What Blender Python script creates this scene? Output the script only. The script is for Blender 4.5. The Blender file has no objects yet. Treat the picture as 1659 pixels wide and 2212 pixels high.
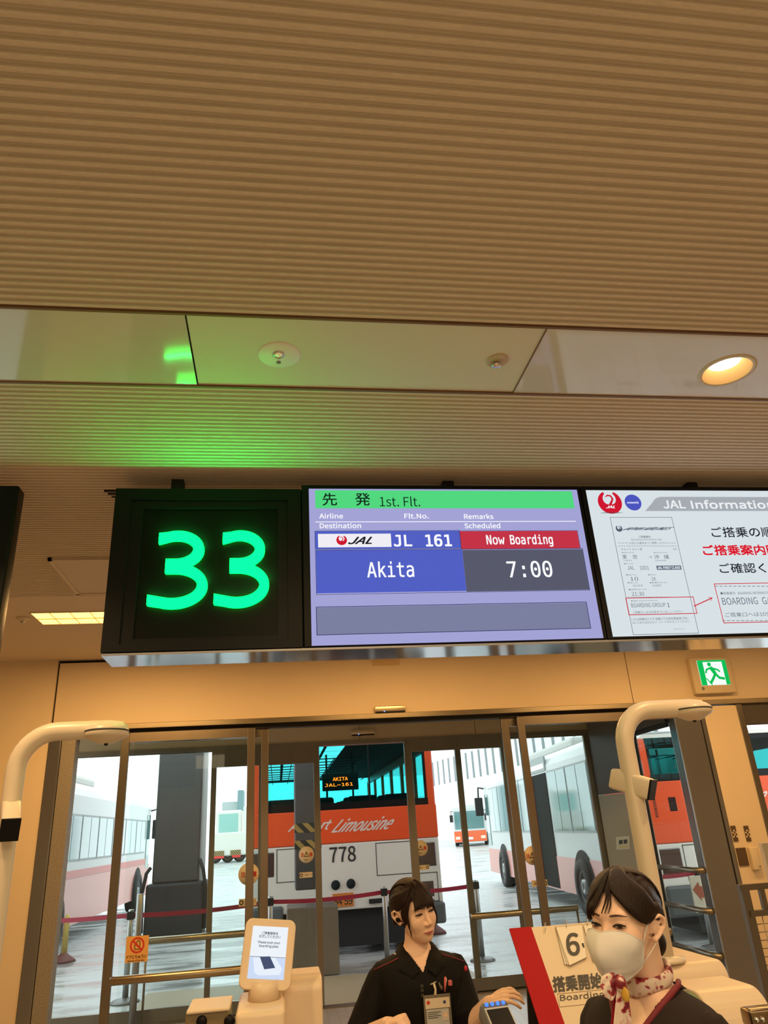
import bpy, bmesh, math, random
from mathutils import Vector, Matrix, noise
import numpy as np
random.seed(7)
S = bpy.context.scene
COL = S.collection
PI = math.pi

# ------------------------------------------------------------ camera
EYE = Vector((0.0, 0.0, 1.7))
FPX = 1578.363
R3 = Matrix(((0.989564707, -0.000456126, 0.144088455),
             (-0.131789904, 0.401399316, 0.906371894),
             (-0.058250427, -0.915903041, 0.397150483)))
cd = bpy.data.cameras.new('camera')
cam = bpy.data.objects.new('camera', cd)
COL.objects.link(cam)
cd.sensor_fit = 'VERTICAL'
cd.sensor_height = 36.0
cd.lens = FPX / 2212.0 * 36.0
cd.clip_start = 0.05
cd.clip_end = 500
cam.matrix_world = Matrix.Translation(EYE) @ (R3 @ Matrix.Diagonal((1, -1, -1))).to_4x4()
S.camera = cam

# ------------------------------------------------------------ exposure, sky, lights
vs = S.view_settings
vs.view_transform = 'Standard'
vs.look = 'None'
vs.gamma = 1.0
vs.exposure = 0.0
vs.use_curve_mapping = False
S.cycles.max_bounces = 10
S.cycles.transparent_max_bounces = 24
S.cycles.sample_clamp_indirect = 6.0

wd = bpy.data.worlds.new('overcast_sky')
S.world = wd
wd.use_nodes = True
nt = wd.node_tree
bg = nt.nodes['Background']
bg.inputs['Color'].default_value = (0.93, 0.98, 1.0, 1)
bg.inputs['Strength'].default_value = 2.45

def area_light(name, loc, sx, sy, power, col, rot=(0, 0, 0)):
    l = bpy.data.lights.new(name, 'AREA')
    l.shape = 'RECTANGLE'
    l.size, l.size_y = sx, sy
    l.energy = power
    l.color = col
    o = bpy.data.objects.new(name, l)
    o.location = loc
    o.rotation_euler = rot
    COL.objects.link(o)
    return o
WARM = (1.0, 0.66, 0.32)
area_light('hall_fill_rear', (1.2, -2.2, 3.25), 7.0, 3.0, 205, (1.0, 0.80, 0.50))  # unseen fill added behind the camera; its floor bounce brightens the ceiling
area_light('hall_fill_side', (4.5, 3.0, 3.2), 2.0, 1.2, 25, WARM)  # unseen warm fill added on the right side of the hall
area_light('hall_fill_front', (0.4, 0.9, 3.3), 1.2, 0.3, 30, WARM)  # unseen warm fill added overhead to brighten the foreground and faces

def spot(name, loc, power, col, deg=125):
    l = bpy.data.lights.new(name, 'SPOT')
    l.energy = power; l.color = col; l.spot_size = math.radians(deg); l.spot_blend = 0.6; l.shadow_soft_size = 0.06
    o = bpy.data.objects.new(name, l); o.location = loc
    COL.objects.link(o)
spot('downlight_beam_right', (1.877, 2.365, 3.38), 70, (1.0, .62, .28))
spot('downlight_beam_left', (-1.25, 2.365, 3.36), 110, (1.0, .62, .28))

# ------------------------------------------------------------ pixel of the photograph -> point of the place
def ray(px, py):
    return R3 @ Vector((px - 829.5, py - 1106.0, FPX))
def at(px, py, Y):
    v = ray(px, py)
    return v * (Y / v.y) + EYE
def onz(px, py, Z):
    v = ray(px, py)
    return v * ((Z - EYE.z) / v.z) + EYE

# ------------------------------------------------------------ materials
MATS = {}
def mat(name, col, rough=0.5, metal=0.0, var=0.0, scale=12.0, bump=0.0, bscale=60.0, coat=0.0, emit=None, estr=1.0, spec=0.5, stretch=None, trans=0.0, sub=0.0):
    if name in MATS:
        return MATS[name]
    m = bpy.data.materials.new(name)
    m.use_nodes = True
    t = m.node_tree
    b = t.nodes['Principled BSDF']
    c = (col[0], col[1], col[2], 1)
    b.inputs['Base Color'].default_value = c
    b.inputs['Roughness'].default_value = rough
    b.inputs['Metallic'].default_value = metal
    b.inputs['Coat Weight'].default_value = coat
    b.inputs['Coat Roughness'].default_value = 0.05
    b.inputs['Specular IOR Level'].default_value = spec
    if sub:
        b.inputs['Subsurface Weight'].default_value = sub
        b.inputs['Subsurface Radius'].default_value = (0.01, 0.004, 0.002)
    if emit:
        b.inputs['Emission Color'].default_value = (emit[0], emit[1], emit[2], 1)
        b.inputs['Emission Strength'].default_value = estr
    tc = t.nodes.new('ShaderNodeTexCoord')
    src = tc.outputs['Object']
    if stretch:
        mp = t.nodes.new('ShaderNodeMapping')
        mp.inputs['Scale'].default_value = stretch
        t.links.new(src, mp.inputs['Vector'])
        src = mp.outputs['Vector']
    if var:
        n = t.nodes.new('ShaderNodeTexNoise')
        n.inputs['Scale'].default_value = scale
        n.inputs['Detail'].default_value = 5
        t.links.new(src, n.inputs['Vector'])
        mx = t.nodes.new('ShaderNodeMix')
        mx.data_type = 'RGBA'
        mx.inputs['A'].default_value = [max(0, x * (1 - var)) for x in col[:3]] + [1]
        mx.inputs['B'].default_value = [min(1, x * (1 + var)) for x in col[:3]] + [1]
        t.links.new(n.outputs['Fac'], mx.inputs['Factor'])
        t.links.new(mx.outputs['Result'], b.inputs['Base Color'])
    if bump:
        n2 = t.nodes.new('ShaderNodeTexNoise')
        n2.inputs['Scale'].default_value = bscale
        n2.inputs['Detail'].default_value = 4
        t.links.new(src, n2.inputs['Vector'])
        bp = t.nodes.new('ShaderNodeBump')
        bp.inputs['Strength'].default_value = bump
        bp.inputs['Distance'].default_value = 0.004
        t.links.new(n2.outputs['Fac'], bp.inputs['Height'])
        t.links.new(bp.outputs['Normal'], b.inputs['Normal'])
    MATS[name] = m
    return m

def srgb(r, g, b):
    f = lambda v: ((v / 255 + 0.055) / 1.055) ** 2.4 if v > 10 else v / 255 / 12.92
    return (f(r), f(g), f(b))

def glow(name, col, strength=1.0):
    if name in MATS:
        return MATS[name]
    m = bpy.data.materials.new(name)
    m.use_nodes = True
    t = m.node_tree
    t.nodes.remove(t.nodes['Principled BSDF'])
    e = t.nodes.new('ShaderNodeEmission')
    e.inputs['Color'].default_value = (col[0], col[1], col[2], 1)
    e.inputs['Strength'].default_value = strength
    t.links.new(e.outputs[0], t.nodes['Material Output'].inputs['Surface'])
    MATS[name] = m
    return m

def glass(name, tint, ior=1.35, rough=0.0):
    if name in MATS:
        return MATS[name]
    m = bpy.data.materials.new(name)
    m.use_nodes = True
    t = m.node_tree
    t.nodes.remove(t.nodes['Principled BSDF'])
    tr = t.nodes.new('ShaderNodeBsdfTransparent')
    tr.inputs['Color'].default_value = (tint[0], tint[1], tint[2], 1)
    gl = t.nodes.new('ShaderNodeBsdfGlossy')
    gl.inputs['Roughness'].default_value = rough
    fr = t.nodes.new('ShaderNodeFresnel')
    fr.inputs['IOR'].default_value = ior
    mx = t.nodes.new('ShaderNodeMixShader')
    ge = t.nodes.new('ShaderNodeNewGeometry')          # tint and mirror once per pane, at its outer face
    iv = t.nodes.new('ShaderNodeMath'); iv.operation = 'SUBTRACT'; iv.inputs[0].default_value = 1.0
    t.links.new(ge.outputs['Backfacing'], iv.inputs[1])
    ml = t.nodes.new('ShaderNodeMath'); ml.operation = 'MULTIPLY'
    t.links.new(fr.outputs[0], ml.inputs[0]); t.links.new(iv.outputs[0], ml.inputs[1])
    cm = t.nodes.new('ShaderNodeMix'); cm.data_type = 'RGBA'
    cm.inputs['A'].default_value = (tint[0], tint[1], tint[2], 1); cm.inputs['B'].default_value = (1, 1, 1, 1)
    t.links.new(ge.outputs['Backfacing'], cm.inputs['Factor']); t.links.new(cm.outputs['Result'], tr.inputs['Color'])
    t.links.new(ml.outputs[0], mx.inputs[0])
    t.links.new(tr.outputs[0], mx.inputs[1])
    t.links.new(gl.outputs[0], mx.inputs[2])
    t.links.new(mx.outputs[0], t.nodes['Material Output'].inputs['Surface'])
    MATS[name] = m
    return m

# ------------------------------------------------------------ mesh building
MW = {}
def mtx(o):
    return MW.get(o.name, Matrix.Identity(4))

class Multi:
    """collects several builders so that each string or bar becomes a part of its own"""
    def __init__(self): self.parts = []
    def new(self):
        m = MB(); self.parts.append(m); return m

class MB:
    def __init__(self):
        self.b = bmesh.new()
    def add(self, vs, fs, mi=0, smooth=False):
        v = [self.b.verts.new(p) for p in vs]
        for f in fs:
            try:
                q = self.b.faces.new([v[i] for i in f])
                q.material_index = mi
                q.smooth = smooth
            except ValueError:
                pass
        return self
    def box(self, a, c, bev=0.0, mi=0, seg=2, M=None):
        t = bmesh.new()
        x0, x1 = sorted((a[0], c[0])); y0, y1 = sorted((a[1], c[1])); z0, z1 = sorted((a[2], c[2]))
        bmesh.ops.create_cube(t, size=1)
        for v in t.verts:
            v.co = Vector((x0 + (v.co.x + .5) * (x1 - x0), y0 + (v.co.y + .5) * (y1 - y0), z0 + (v.co.z + .5) * (z1 - z0)))
        if bev:
            bmesh.ops.bevel(t, geom=t.edges[:], offset=bev, segments=seg, profile=0.5, affect='EDGES')
        self.merge(t, mi, M, smooth=bool(bev and seg > 2))
        return self
    def merge(self, t, mi=0, M=None, smooth=False):
        t.verts.ensure_lookup_table()
        t.verts.index_update()
        vs = [(M @ v.co) if M else v.co.copy() for v in t.verts]
        fs = [[v.index for v in f.verts] for f in t.faces]
        t.free()
        self.add(vs, fs, mi, smooth)
    def quad(self, pts, mi=0):
        return self.add(pts, [list(range(len(pts)))], mi)
    def prism(self, pts, vec, mi=0, smooth=False):
        n = len(pts)
        vec = Vector(vec)
        p = [Vector(q) for q in pts]
        fs = [list(range(n))[::-1], [i + n for i in range(n)]]
        fs += [[i, (i + 1) % n, (i + 1) % n + n, i + n] for i in range(n)]
        self.add(p + [q + vec for q in p], fs, mi, smooth)
        return self
    def tube(self, pts, rad, n=12, cap=True, mi=0, flat=1.0, up=None, smooth=True):
        P = [Vector(p) for p in pts]
        k = len(P)
        if not hasattr(rad, '__len__'):
            rad = [rad] * k
        T = []
        for i in range(k):
            T.append((P[min(i + 1, k - 1)] - P[max(i - 1, 0)]).normalized())
        u = Vector(up) if up else (Vector((0, 0, 1)) if abs(T[0].z) < .9 else Vector((0, 1, 0)))
        vs = []
        for i in range(k):
            a = T[i].cross(u)
            if a.length < 1e-6:
                a = T[i].cross(Vector((1, 0, 0)))
            a.normalize()
            w = a.cross(T[i]).normalized()
            if not up:
                u = w
            for j in range(n):
                th = 2 * PI * j / n
                vs.append(P[i] + a * (rad[i] * math.cos(th)) + w * (rad[i] * flat * math.sin(th)))
        fs = []
        for i in range(k - 1):
            for j in range(n):
                j2 = (j + 1) % n
                fs.append([i * n + j, i * n + j2, (i + 1) * n + j2, (i + 1) * n + j])
        if cap:
            fs.append(list(range(n))[::-1])
            fs.append([(k - 1) * n + j for j in range(n)])
        self.add(vs, fs, mi, smooth)
        return self
    def lathe(self, prof, c, axis='z', n=32, mi=0, M=None, smooth=True, cap=True):
        vs = []; fs = []
        k = len(prof)
        if k == 2 and prof[0][0] < 1e-5: cap = False
        for (r, h) in prof:
            for j in range(n):
                th = 2 * PI * j / n
                p = Vector((r * math.cos(th), r * math.sin(th), h))
                if axis == 'y': p = Vector((p.x, p.z, p.y))
                if axis == 'x': p = Vector((p.z, p.x, p.y))
                if M: p = M @ p
                vs.append(p + Vector(c))
        for i in range(k - 1):
            for j in range(n):
                j2 = (j + 1) % n
                fs.append([i * n + j, i * n + j2, (i + 1) * n + j2, (i + 1) * n + j])
        if cap and prof[0][0] > 1e-5: fs.append(list(range(n))[::-1])
        if cap and prof[-1][0] > 1e-5: fs.append([(k - 1) * n + j for j in range(n)])
        self.add(vs, fs, mi, smooth)
        return self
    def sphere(self, c, r, n=16, mi=0, M=None):
        if not hasattr(r, '__len__'): r = (r, r, r)
        t = bmesh.new()
        bmesh.ops.create_uvsphere(t, u_segments=n, v_segments=max(6, n * 3 // 4), radius=1)
        for v in t.verts:
            v.co = Vector((v.co.x * r[0], v.co.y * r[1], v.co.z * r[2]))
            if M: v.co = M @ v.co
            v.co += Vector(c)
        self.merge(t, mi, smooth=True)
        return self
    def build(self, name, m, parent=None, local=False, recalc=True, sub=0, bevel=0.0):
        bmesh.ops.remove_doubles(self.b, verts=self.b.verts[:], dist=1e-6)
        if recalc:
            bmesh.ops.recalc_face_normals(self.b, faces=self.b.faces[:])
        me = bpy.data.meshes.new(name)
        if parent is not None and not local:
            self.b.transform(mtx(parent).inverted())
        self.b.to_mesh(me)
        self.b.free()
        for q in (m if isinstance(m, (list, tuple)) else [m]):
            me.materials.append(q)
        o = bpy.data.objects.new(name, me)
        COL.objects.link(o)
        if parent is not None:
            o.parent = parent
            MW[o.name] = mtx(parent)
        if bevel:
            md = o.modifiers.new('bevel', 'BEVEL'); md.width = bevel; md.segments = 2; md.limit_method = 'ANGLE'
        if sub:
            md = o.modifiers.new('subsurf', 'SUBSURF'); md.levels = sub; md.render_levels = sub
        return o

def thing(name, label, cat, loc=(0, 0, 0), rz=0.0, group=None):
    o = bpy.data.objects.new(name, None)
    o.empty_display_size = 0.1
    COL.objects.link(o)
    o.location = loc
    o.rotation_euler = (0, 0, rz)
    MW[o.name] = Matrix.Translation(Vector(loc)) @ Matrix.Rotation(rz, 4, 'Z')
    o['label'] = label; o['category'] = cat
    if group: o['group'] = group
    return o
def tag(o, label, cat, group=None):
    o['label'] = label; o['category'] = cat
    if group: o['group'] = group
    return o
def struct(o):
    o['kind'] = 'structure'
    return o
def dup(root, loc, label, rz=None):
    r = root.copy(); COL.objects.link(r)
    r.location = loc
    if rz is not None: r.rotation_euler = (0, 0, rz)
    r['label'] = label
    MW[r.name] = Matrix.Translation(Vector(loc)) @ Matrix.Rotation(r.rotation_euler.z, 4, 'Z')
    for ch in list(root.children):
        c = ch.copy(); COL.objects.link(c); c.parent = r; MW[c.name] = MW[r.name]
        for g in list(ch.children):
            d = g.copy(); COL.objects.link(d); d.parent = c; MW[d.name] = MW[r.name]
    return r

# lettering: mesh of a text normalised to its own bounding box
def bundled(name):
    try:
        import os
        return bpy.data.fonts.load(os.path.join(bpy.utils.system_resource('DATAFILES'), 'fonts', name))
    except Exception:
        return None
F_SANS, F_MONO, F_CJK = bundled('Noto Sans CJK Regular.woff2'), bundled('DejaVuSansMono.woff2'), None
F_CJK = F_SANS
_tc = {}
def text2d(body, font=None):
    key = (body, font)
    if key in _tc: return _tc[key]
    c = bpy.data.curves.new('glyphs', 'FONT')
    c.body = body
    c.resolution_u = 5
    f = {'sans': F_SANS, 'mono': F_MONO, 'cjk': F_CJK}.get(font)
    if font is None and body.isascii(): f = F_SANS
    if f: c.font = f
    o = bpy.data.objects.new('glyphs', c)
    COL.objects.link(o)
    dg = bpy.context.evaluated_depsgraph_get()
    me = bpy.data.meshes.new_from_object(o.evaluated_get(dg))
    vs = [(v.co.x, v.co.y) for v in me.vertices]
    fs = [list(p.vertices) for p in me.polygons]
    bpy.data.objects.remove(o); bpy.data.curves.remove(c); bpy.data.meshes.remove(me)
    x0 = min(v[0] for v in vs); x1 = max(v[0] for v in vs); y0 = min(v[1] for v in vs); y1 = max(v[1] for v in vs)
    r = ([((x - x0) / (x1 - x0), (y - y0) / (y1 - y0)) for x, y in vs], fs, (x1 - x0) / (y1 - y0))
    _tc[key] = r
    return r
def put_text(mb, body, O, U, V, bold=0.0, shear=0.0, mi=0, font=None):
    if isinstance(mb, Multi): mb = mb.new()
    """text filling the parallelogram O, O+U, O+V; bold strikes the glyphs again a little aside"""
    vs, fs, _ = text2d(body, font)
    O = Vector(O); U = Vector(U); V = Vector(V)
    k = V.length * bold
    a, b = U.normalized() * k, V.normalized() * k
    n = U.cross(V).normalized() * (V.length * .002)
    for j, d in enumerate([a * 0, a + b, a - b, -a + b, -a - b] if bold else [a * 0]):
        mb.add([O + d + n * j + U * (x + shear * (y - .5)) + V * y for x, y in vs], fs, mi)

# ============================================================ SETTING
CZ = 3.38          # ceiling height
YA, YB = 7.4, 9.2  # inner and outer door planes
M_wall = mat('cream_wall', (0.80, 0.66, 0.47), 0.6, var=0.03, scale=3, bump=0.15, bscale=300)
M_ceil = mat('plain_ceiling', (0.74, 0.64, 0.50), 0.7, bump=0.15, bscale=200)
M_rib = mat('ribbed_ceiling', (0.70, 0.61, 0.50), 0.75, var=0.05, scale=4)
M_ribface = mat('ribbed_ceiling_rough_face', (0.76, 0.67, 0.55), 0.8, var=0.14, scale=40, bump=1.0, bscale=38, stretch=(1, 2.5, 1))
M_panel = mat('matt_ceiling_panel', (0.78, 0.72, 0.60), 0.55, bump=0.1, bscale=250)
M_gloss = mat('glossy_ceiling_panel', (0.74, 0.69, 0.60), 0.10, bump=0.02, bscale=30, coat=0.35)
M_brown = mat('brown_edge_trim', (0.22, 0.12, 0.06), 0.6)
M_steel = mat('brushed_steel', (0.28, 0.235, 0.185), 0.32, metal=1.0, var=0.12, scale=6, stretch=(1, 1, 0.1))
M_dsteel = mat('dark_bronze_steel', (0.25, 0.225, 0.185), 0.30, metal=0.9, var=0.15, scale=5, stretch=(1, 1, 0.1))
M_msteel = mat('polished_steel', (0.30, 0.305, 0.32), 0.24, metal=.85, var=0.06, scale=3, stretch=(1, 1, 0.1))
M_speck = mat('speckled_aluminium', (0.36, 0.33, 0.285), 0.5, metal=0.5, var=0.65, scale=110)
M_brass = mat('satin_rail', (0.42, 0.36, 0.26), 0.3, metal=1.0, var=0.1, scale=8)
G_door = glass('door_glass', (0.90, 0.95, 0.94), 1.32)
M_black = mat('satin_black', (0.006, 0.006, 0.0065), 0.4, spec=0.18)
M_mblack = mat('matt_black', (0.012, 0.012, 0.012), 0.7)
M_chrome0 = mat('mirror_chrome', (0.8, 0.8, 0.8), 0.06, metal=1.0)
M_white = mat('white_plastic', (0.78, 0.76, 0.72), 0.4)
M_beigeheader = mat('olive_beige_header', (0.50, 0.42, 0.28), 0.5)

def tile_material():
    m = bpy.data.materials.new('pale_floor_tile'); m.use_nodes = True
    t = m.node_tree; b = t.nodes['Principled BSDF']; b.inputs['Roughness'].default_value = 0.3
    tc = t.nodes.new('ShaderNodeTexCoord'); br = t.nodes.new('ShaderNodeTexBrick')
    br.offset = 0.0
    br.inputs['Scale'].default_value = 5.0; br.inputs['Brick Width'].default_value = 0.5; br.inputs['Row Height'].default_value = 0.5
    br.inputs['Mortar Size'].default_value = 0.012
    br.inputs['Color1'].default_value = (0.36, 0.32, 0.27, 1); br.inputs['Color2'].default_value = (0.33, 0.29, 0.25, 1)
    br.inputs['Mortar'].default_value = (0.22, 0.13, 0.10, 1)
    t.links.new(tc.outputs['Object'], br.inputs['Vector']); t.links.new(br.outputs['Color'], b.inputs['Base Color'])
    return m
def wet_material():
    m = bpy.data.materials.new('wet_apron_concrete'); m.use_nodes = True
    t = m.node_tree; b = t.nodes['Principled BSDF']
    tc = t.nodes.new('ShaderNodeTexCoord'); mp = t.nodes.new('ShaderNodeMapping'); mp.inputs['Scale'].default_value = (0.35, 1.3, 1)
    n = t.nodes.new('ShaderNodeTexNoise'); n.inputs['Scale'].default_value = 1.6; n.inputs['Detail'].default_value = 9; n.inputs['Roughness'].default_value = 0.65
    t.links.new(tc.outputs['Object'], mp.inputs['Vector']); t.links.new(mp.outputs['Vector'], n.inputs['Vector'])
    r = t.nodes.new('ShaderNodeValToRGB')
    r.color_ramp.elements[0].position = 0.33; r.color_ramp.elements[0].color = (0.26, 0.27, 0.26, 1)
    r.color_ramp.elements[1].position = 0.56; r.color_ramp.elements[1].color = (0.50, 0.52, 0.52, 1)
    t.links.new(n.outputs['Fac'], r.inputs['Fac']); t.links.new(r.outputs['Color'], b.inputs['Base Color'])
    r2 = t.nodes.new('ShaderNodeMapRange'); r2.inputs['From Min'].default_value = 0.38; r2.inputs['From Max'].default_value = 0.6
    r2.inputs['To Min'].default_value = 0.12; r2.inputs['To Max'].default_value = 0.5
    t.links.new(n.outputs['Fac'], r2.inputs['Value']); t.links.new(r2.outputs['Result'], b.inputs['Roughness'])
    return m
M_tile = tile_material(); M_wet = wet_material()

struct(MB().box((-6, -5, -0.1), (8, 9.32, 0)).build('floor', M_tile))
struct(MB().box((-60, 9.32, -0.12), (90, 140, -0.004)).build('ground_apron', M_wet))
struct(MB().box((8, 7.5, -0.12), (90, 9.32, -0.004)).build('ground_apron_side', M_wet))
struct(MB().box((4.2, 7.5, -0.05), (8, 9.32, 0.002)).build('ground_side_strip', M_wet))
M_pave = mat('beige_paving', (0.36, 0.30, 0.19), 0.5, var=0.1, scale=4)
struct(MB().box((-1.6, 9.32, -0.1), (2.4, 11.0, 0.004)).build('ground_threshold', M_pave))

# ribbed ceiling: every rib is a rough face, a slope, a groove and a slope back
def ribs(name, y0, y1, x0, x1):
    pitch = 0.0325
    mb = MB()
    nx = 3
    y = y0
    xs = [x0 + (x1 - x0) * i / nx for i in range(nx + 1)]
    prof = []
    while y < y1 - 1e-6:
        prof += [(y, 0.001, 1), (y + 0.011, 0.0, 0), (y + 0.0125, -.0015, 0), (y + 0.0140, 0.0, 0), (y + 0.0175, 0.009, 0), (y + 0.0275, 0.013, 0), (y + 0.0305, 0.011, 0)]
        y += pitch
    prof.append((y, 0, 0))
    vs = []; 
    for (yy, dz, _) in prof:
        for x in xs: vs.append((x, yy, CZ + dz))
    n = nx + 1
    for mi in (0, 1):
        fs = []
        for i in range(len(prof) - 1):
            if prof[i][2] != mi: continue
            for j in range(nx): fs.append([i * n + j, i * n + j + 1, (i + 1) * n + j + 1, (i + 1) * n + j])
        mb.add(vs, fs, mi)
    return mb.build(name, [M_rib, M_ribface])
SY0, SY1 = 2.12, 2.58
struct(ribs('ceiling', SY0 - 0.0325 * 70, SY0 - 0.003, -6, 8))
struct(ribs('ceiling_ribs_front', SY1 + 0.003, 5.35, -6, 8))
struct(MB().box((-6, 5.36, CZ), (8, 7.6, CZ + 0.08)).box((-6, -5, CZ), (8, -0.16, CZ + 0.08)).box((-6, -0.2, CZ + 0.12), (8, 5.4, CZ + 0.16)).build('ceiling_plain', M_ceil))
# flat panels set in the strip between the ribs
struct(MB().box((-6, SY0 + .01, CZ + .006), (-0.322, SY1 - .004, CZ + .018)).build('trim_1', M_gloss))
struct(MB().box((-0.316, SY0 + .01, CZ + .009), (1.0, SY1 - .012, CZ + .02)).build('trim_2', M_panel))
def plate_hole(c, r, x0, x1, y0, y1, z, n=48):
    mb = MB(); vs = []; fs = []
    for j in range(n):
        a = 2 * PI * j / n
        vs.append((c[0] + r * math.cos(a), c[1] + r * math.sin(a), z))
    cs = [math.atan2(yy - c[1], xx - c[0]) % (2 * PI) for xx in (x0, x1) for yy in (y0, y1)]
    def out(a):
        dx, dy = math.cos(a), math.sin(a)
        t = min([q for q in (((x1 - c[0]) / dx) if dx > 1e-9 else 9e9, ((x0 - c[0]) / dx) if dx < -1e-9 else 9e9, ((y1 - c[1]) / dy) if dy > 1e-9 else 9e9, ((y0 - c[1]) / dy) if dy < -1e-9 else 9e9)])
        return (c[0] + dx * t, c[1] + dy * t, z)
    for j in range(n): vs.append(out(2 * PI * j / n))
    for j in range(n):
        j2 = (j + 1) % n
        a0, a1 = 2 * PI * j / n, 2 * PI * (j + 1) / n
        k = [q for q in cs if a0 + 1e-6 < q < a1 - 1e-6]
        if k:
            vs.append(out(k[0])); fs.append([j, n + j, len(vs) - 1, n + j2, j2])
        else: fs.append([j, n + j, n + j2, j2])
    mb.add(vs, fs)
    return mb
DL = (1.877, 2.365)
struct(plate_hole(DL, 0.10, 1.004, 8, SY0 + .01, SY1 - .004, CZ + .006).build('trim_3', M_gloss))
struct(MB().box((-6, SY0 - .004, CZ), (8, SY0 + .006, CZ + .015)).box((-6, SY1 - .010, CZ + .001), (8, SY1 + .002, CZ + .015))
       .box((1.0, SY0, CZ + .004), (1.004, SY1, CZ + .012)).build('trim_4', M_brown))

# walls
HZ = 2.72
w = MB()
w.box((-6, YA, 0), (-2.10, YA + .16, CZ))
w.box((-2.085, YA + .02, HZ), (3.698, YA + .16, CZ - .03))
w.box((3.706, YA + .02, HZ), (8, YA + .16, CZ - .03))
w.box((4.45, YA - .01, 0), (4.83, YA + .16, HZ - .03), bev=.004)
w.box((4.9, YA, 0), (8, YA + .16, 0.25))
struct(w.build('wall_front', M_wall))
struct(MB().box((-2.1, YA + .06, CZ - .03), (8, YA + .16, CZ)).box((-2.10, YA + .03, HZ), (-2.085, YA + .1, CZ - .03)).box((3.698, YA + .03, HZ), (3.706, YA + .1, CZ - .03)).build('trim_5', M_mblack))  # left upright strip: matt black for the thin shadow at the transom edge
struct(MB().box((-6.15, -5, 0), (-6, 7.56, CZ)).build('wall_left', M_wall))
struct(MB().box((8, -5, 0), (8.15, 7.56, CZ)).build('wall_right', M_wall))
struct(MB().box((-6.15, -5.15, 0), (8.15, -5, CZ)).build('wall_back', M_wall))
# lips and head rails above the inner doors
h = MB()
h.box((-2.1, YA - .015, HZ - .015), (8, YA + .15, HZ + .035), bev=.004)
struct(h.build('trim_6', M_brass))
struct(MB().box((-.1, YA - .012, HZ - .020), (2.3, YA + .05, HZ - .0155)).build('trim_14', M_chrome0))
struct(MB().box((-2.1, YA + .05, HZ - .05), (4.45, YA + .15, HZ - .015)).build('trim_7', M_mblack))
# vestibule between the door planes
M_vest = mat('vestibule_panel', (0.36, 0.30, 0.22), 0.45)
struct(MB().box((-2.8, YA + .16, 2.97), (4.15, YB + .1, 3.1)).build('ceiling_vestibule', M_beigeheader))
struct(MB().box((-2.8, YB, 2.70), (0.985, YB + .1, 2.99)).box((0.99, YB, 2.70), (2.435, YB + .1, 2.99)).box((2.44, YB, 2.70), (3.95, YB + .1, 2.99)).build('wall_vestibule_header', M_beigeheader))
struct(MB().box((-2.8, YB - .02, 2.66), (3.95, YB + .12, 2.705)).build('trim_8', M_dsteel))
struct(MB().box((-2.8, YB + .101, 2.69), (4.2, YB + .35, 3.6)).build('wall_outer_fascia', M_beigeheader))
struct(MB().prism([(3.90, 9.2, 0), (3.97, 9.28, 0), (4.17, 8.45, 0), (4.10, 8.42, 0)], (0, 0, 1.92)).build('wall_vestibule_right', M_vest))
struct(MB().prism([(3.90, 9.2, 1.93), (3.97, 9.28, 1.93), (4.17, 8.45, 1.93), (4.10, 8.42, 1.93)], (0, 0, 1.05)).build('wall_vestibule_right_upper', mat('dark_panel', (0.09, 0.08, 0.07), 0.3)))
struct(MB().box((4.08, 7.56, 2.57), (4.2, 8.5, 3.1)).build('wall_side_header', mat('dark_panel', (0.09, 0.08, 0.07), 0.3)))
struct(MB().box((4.9, YA + .03, 2.50), (8, YA + .15, HZ)).build('wall_window_header', mat('dark_panel', (0.09, 0.08, 0.07), 0.3)))
# steel jambs at either end of the inner front
struct(MB().box((-2.10, YA - .01, 0), (-1.985, YA + .15, HZ), bev=.01).build('trim_9', M_msteel))
struct(MB().box((-1.98, YA + .0, 0), (-1.86, YA + .15, HZ - .05)).build('trim_10', M_speck))
struct(MB().box((4.11, YA, 0), (4.40, YA + .15, HZ - .04), bev=.012).box((4.405, YA - .005, 0), (4.45, YA + .15, HZ - .03)).build('trim_11', M_msteel))
struct(MB().box((4.83, YA - .012, 0.0), (4.90, YA + .15, HZ - .02), bev=.006).build('trim_12', M_dsteel))

def leaf(name, x0, x1, z0, z1, Y, m, sl=.07, sr=.07, top=.08, bot=.12, th=.04, gm=None):
    """one framed glass panel: stiles, rails and a pane"""
    r = bpy.data.objects.new(name, None); COL.objects.link(r); r.location = ((x0 + x1) / 2, Y, z0); r['kind'] = 'structure'
    MW[r.name] = Matrix.Translation(r.location)
    f = MB()
    if sl: f.box((x0, Y - th / 2, z0), (x0 + sl, Y + th / 2, z1), bev=.004)
    if sr: f.box((x1 - sr, Y - th / 2, z0), (x1, Y + th / 2, z1), bev=.004)
    f.box((x0 + sl, Y - th / 2 + .003, z1 - top), (x1 - sr, Y + th / 2 - .003, z1))
    f.box((x0 + sl, Y - th / 2 + .003, z0), (x1 - sr, Y + th / 2 - .003, z0 + bot))
    f.build('frame', m, r)
    MB().box((x0 + sl - .005, Y - .003, z0 + bot - .005), (x1 - sr + .005, Y + .003, z1 - top + .005)).build('pane', gm or G_door, r)
    return r
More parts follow.
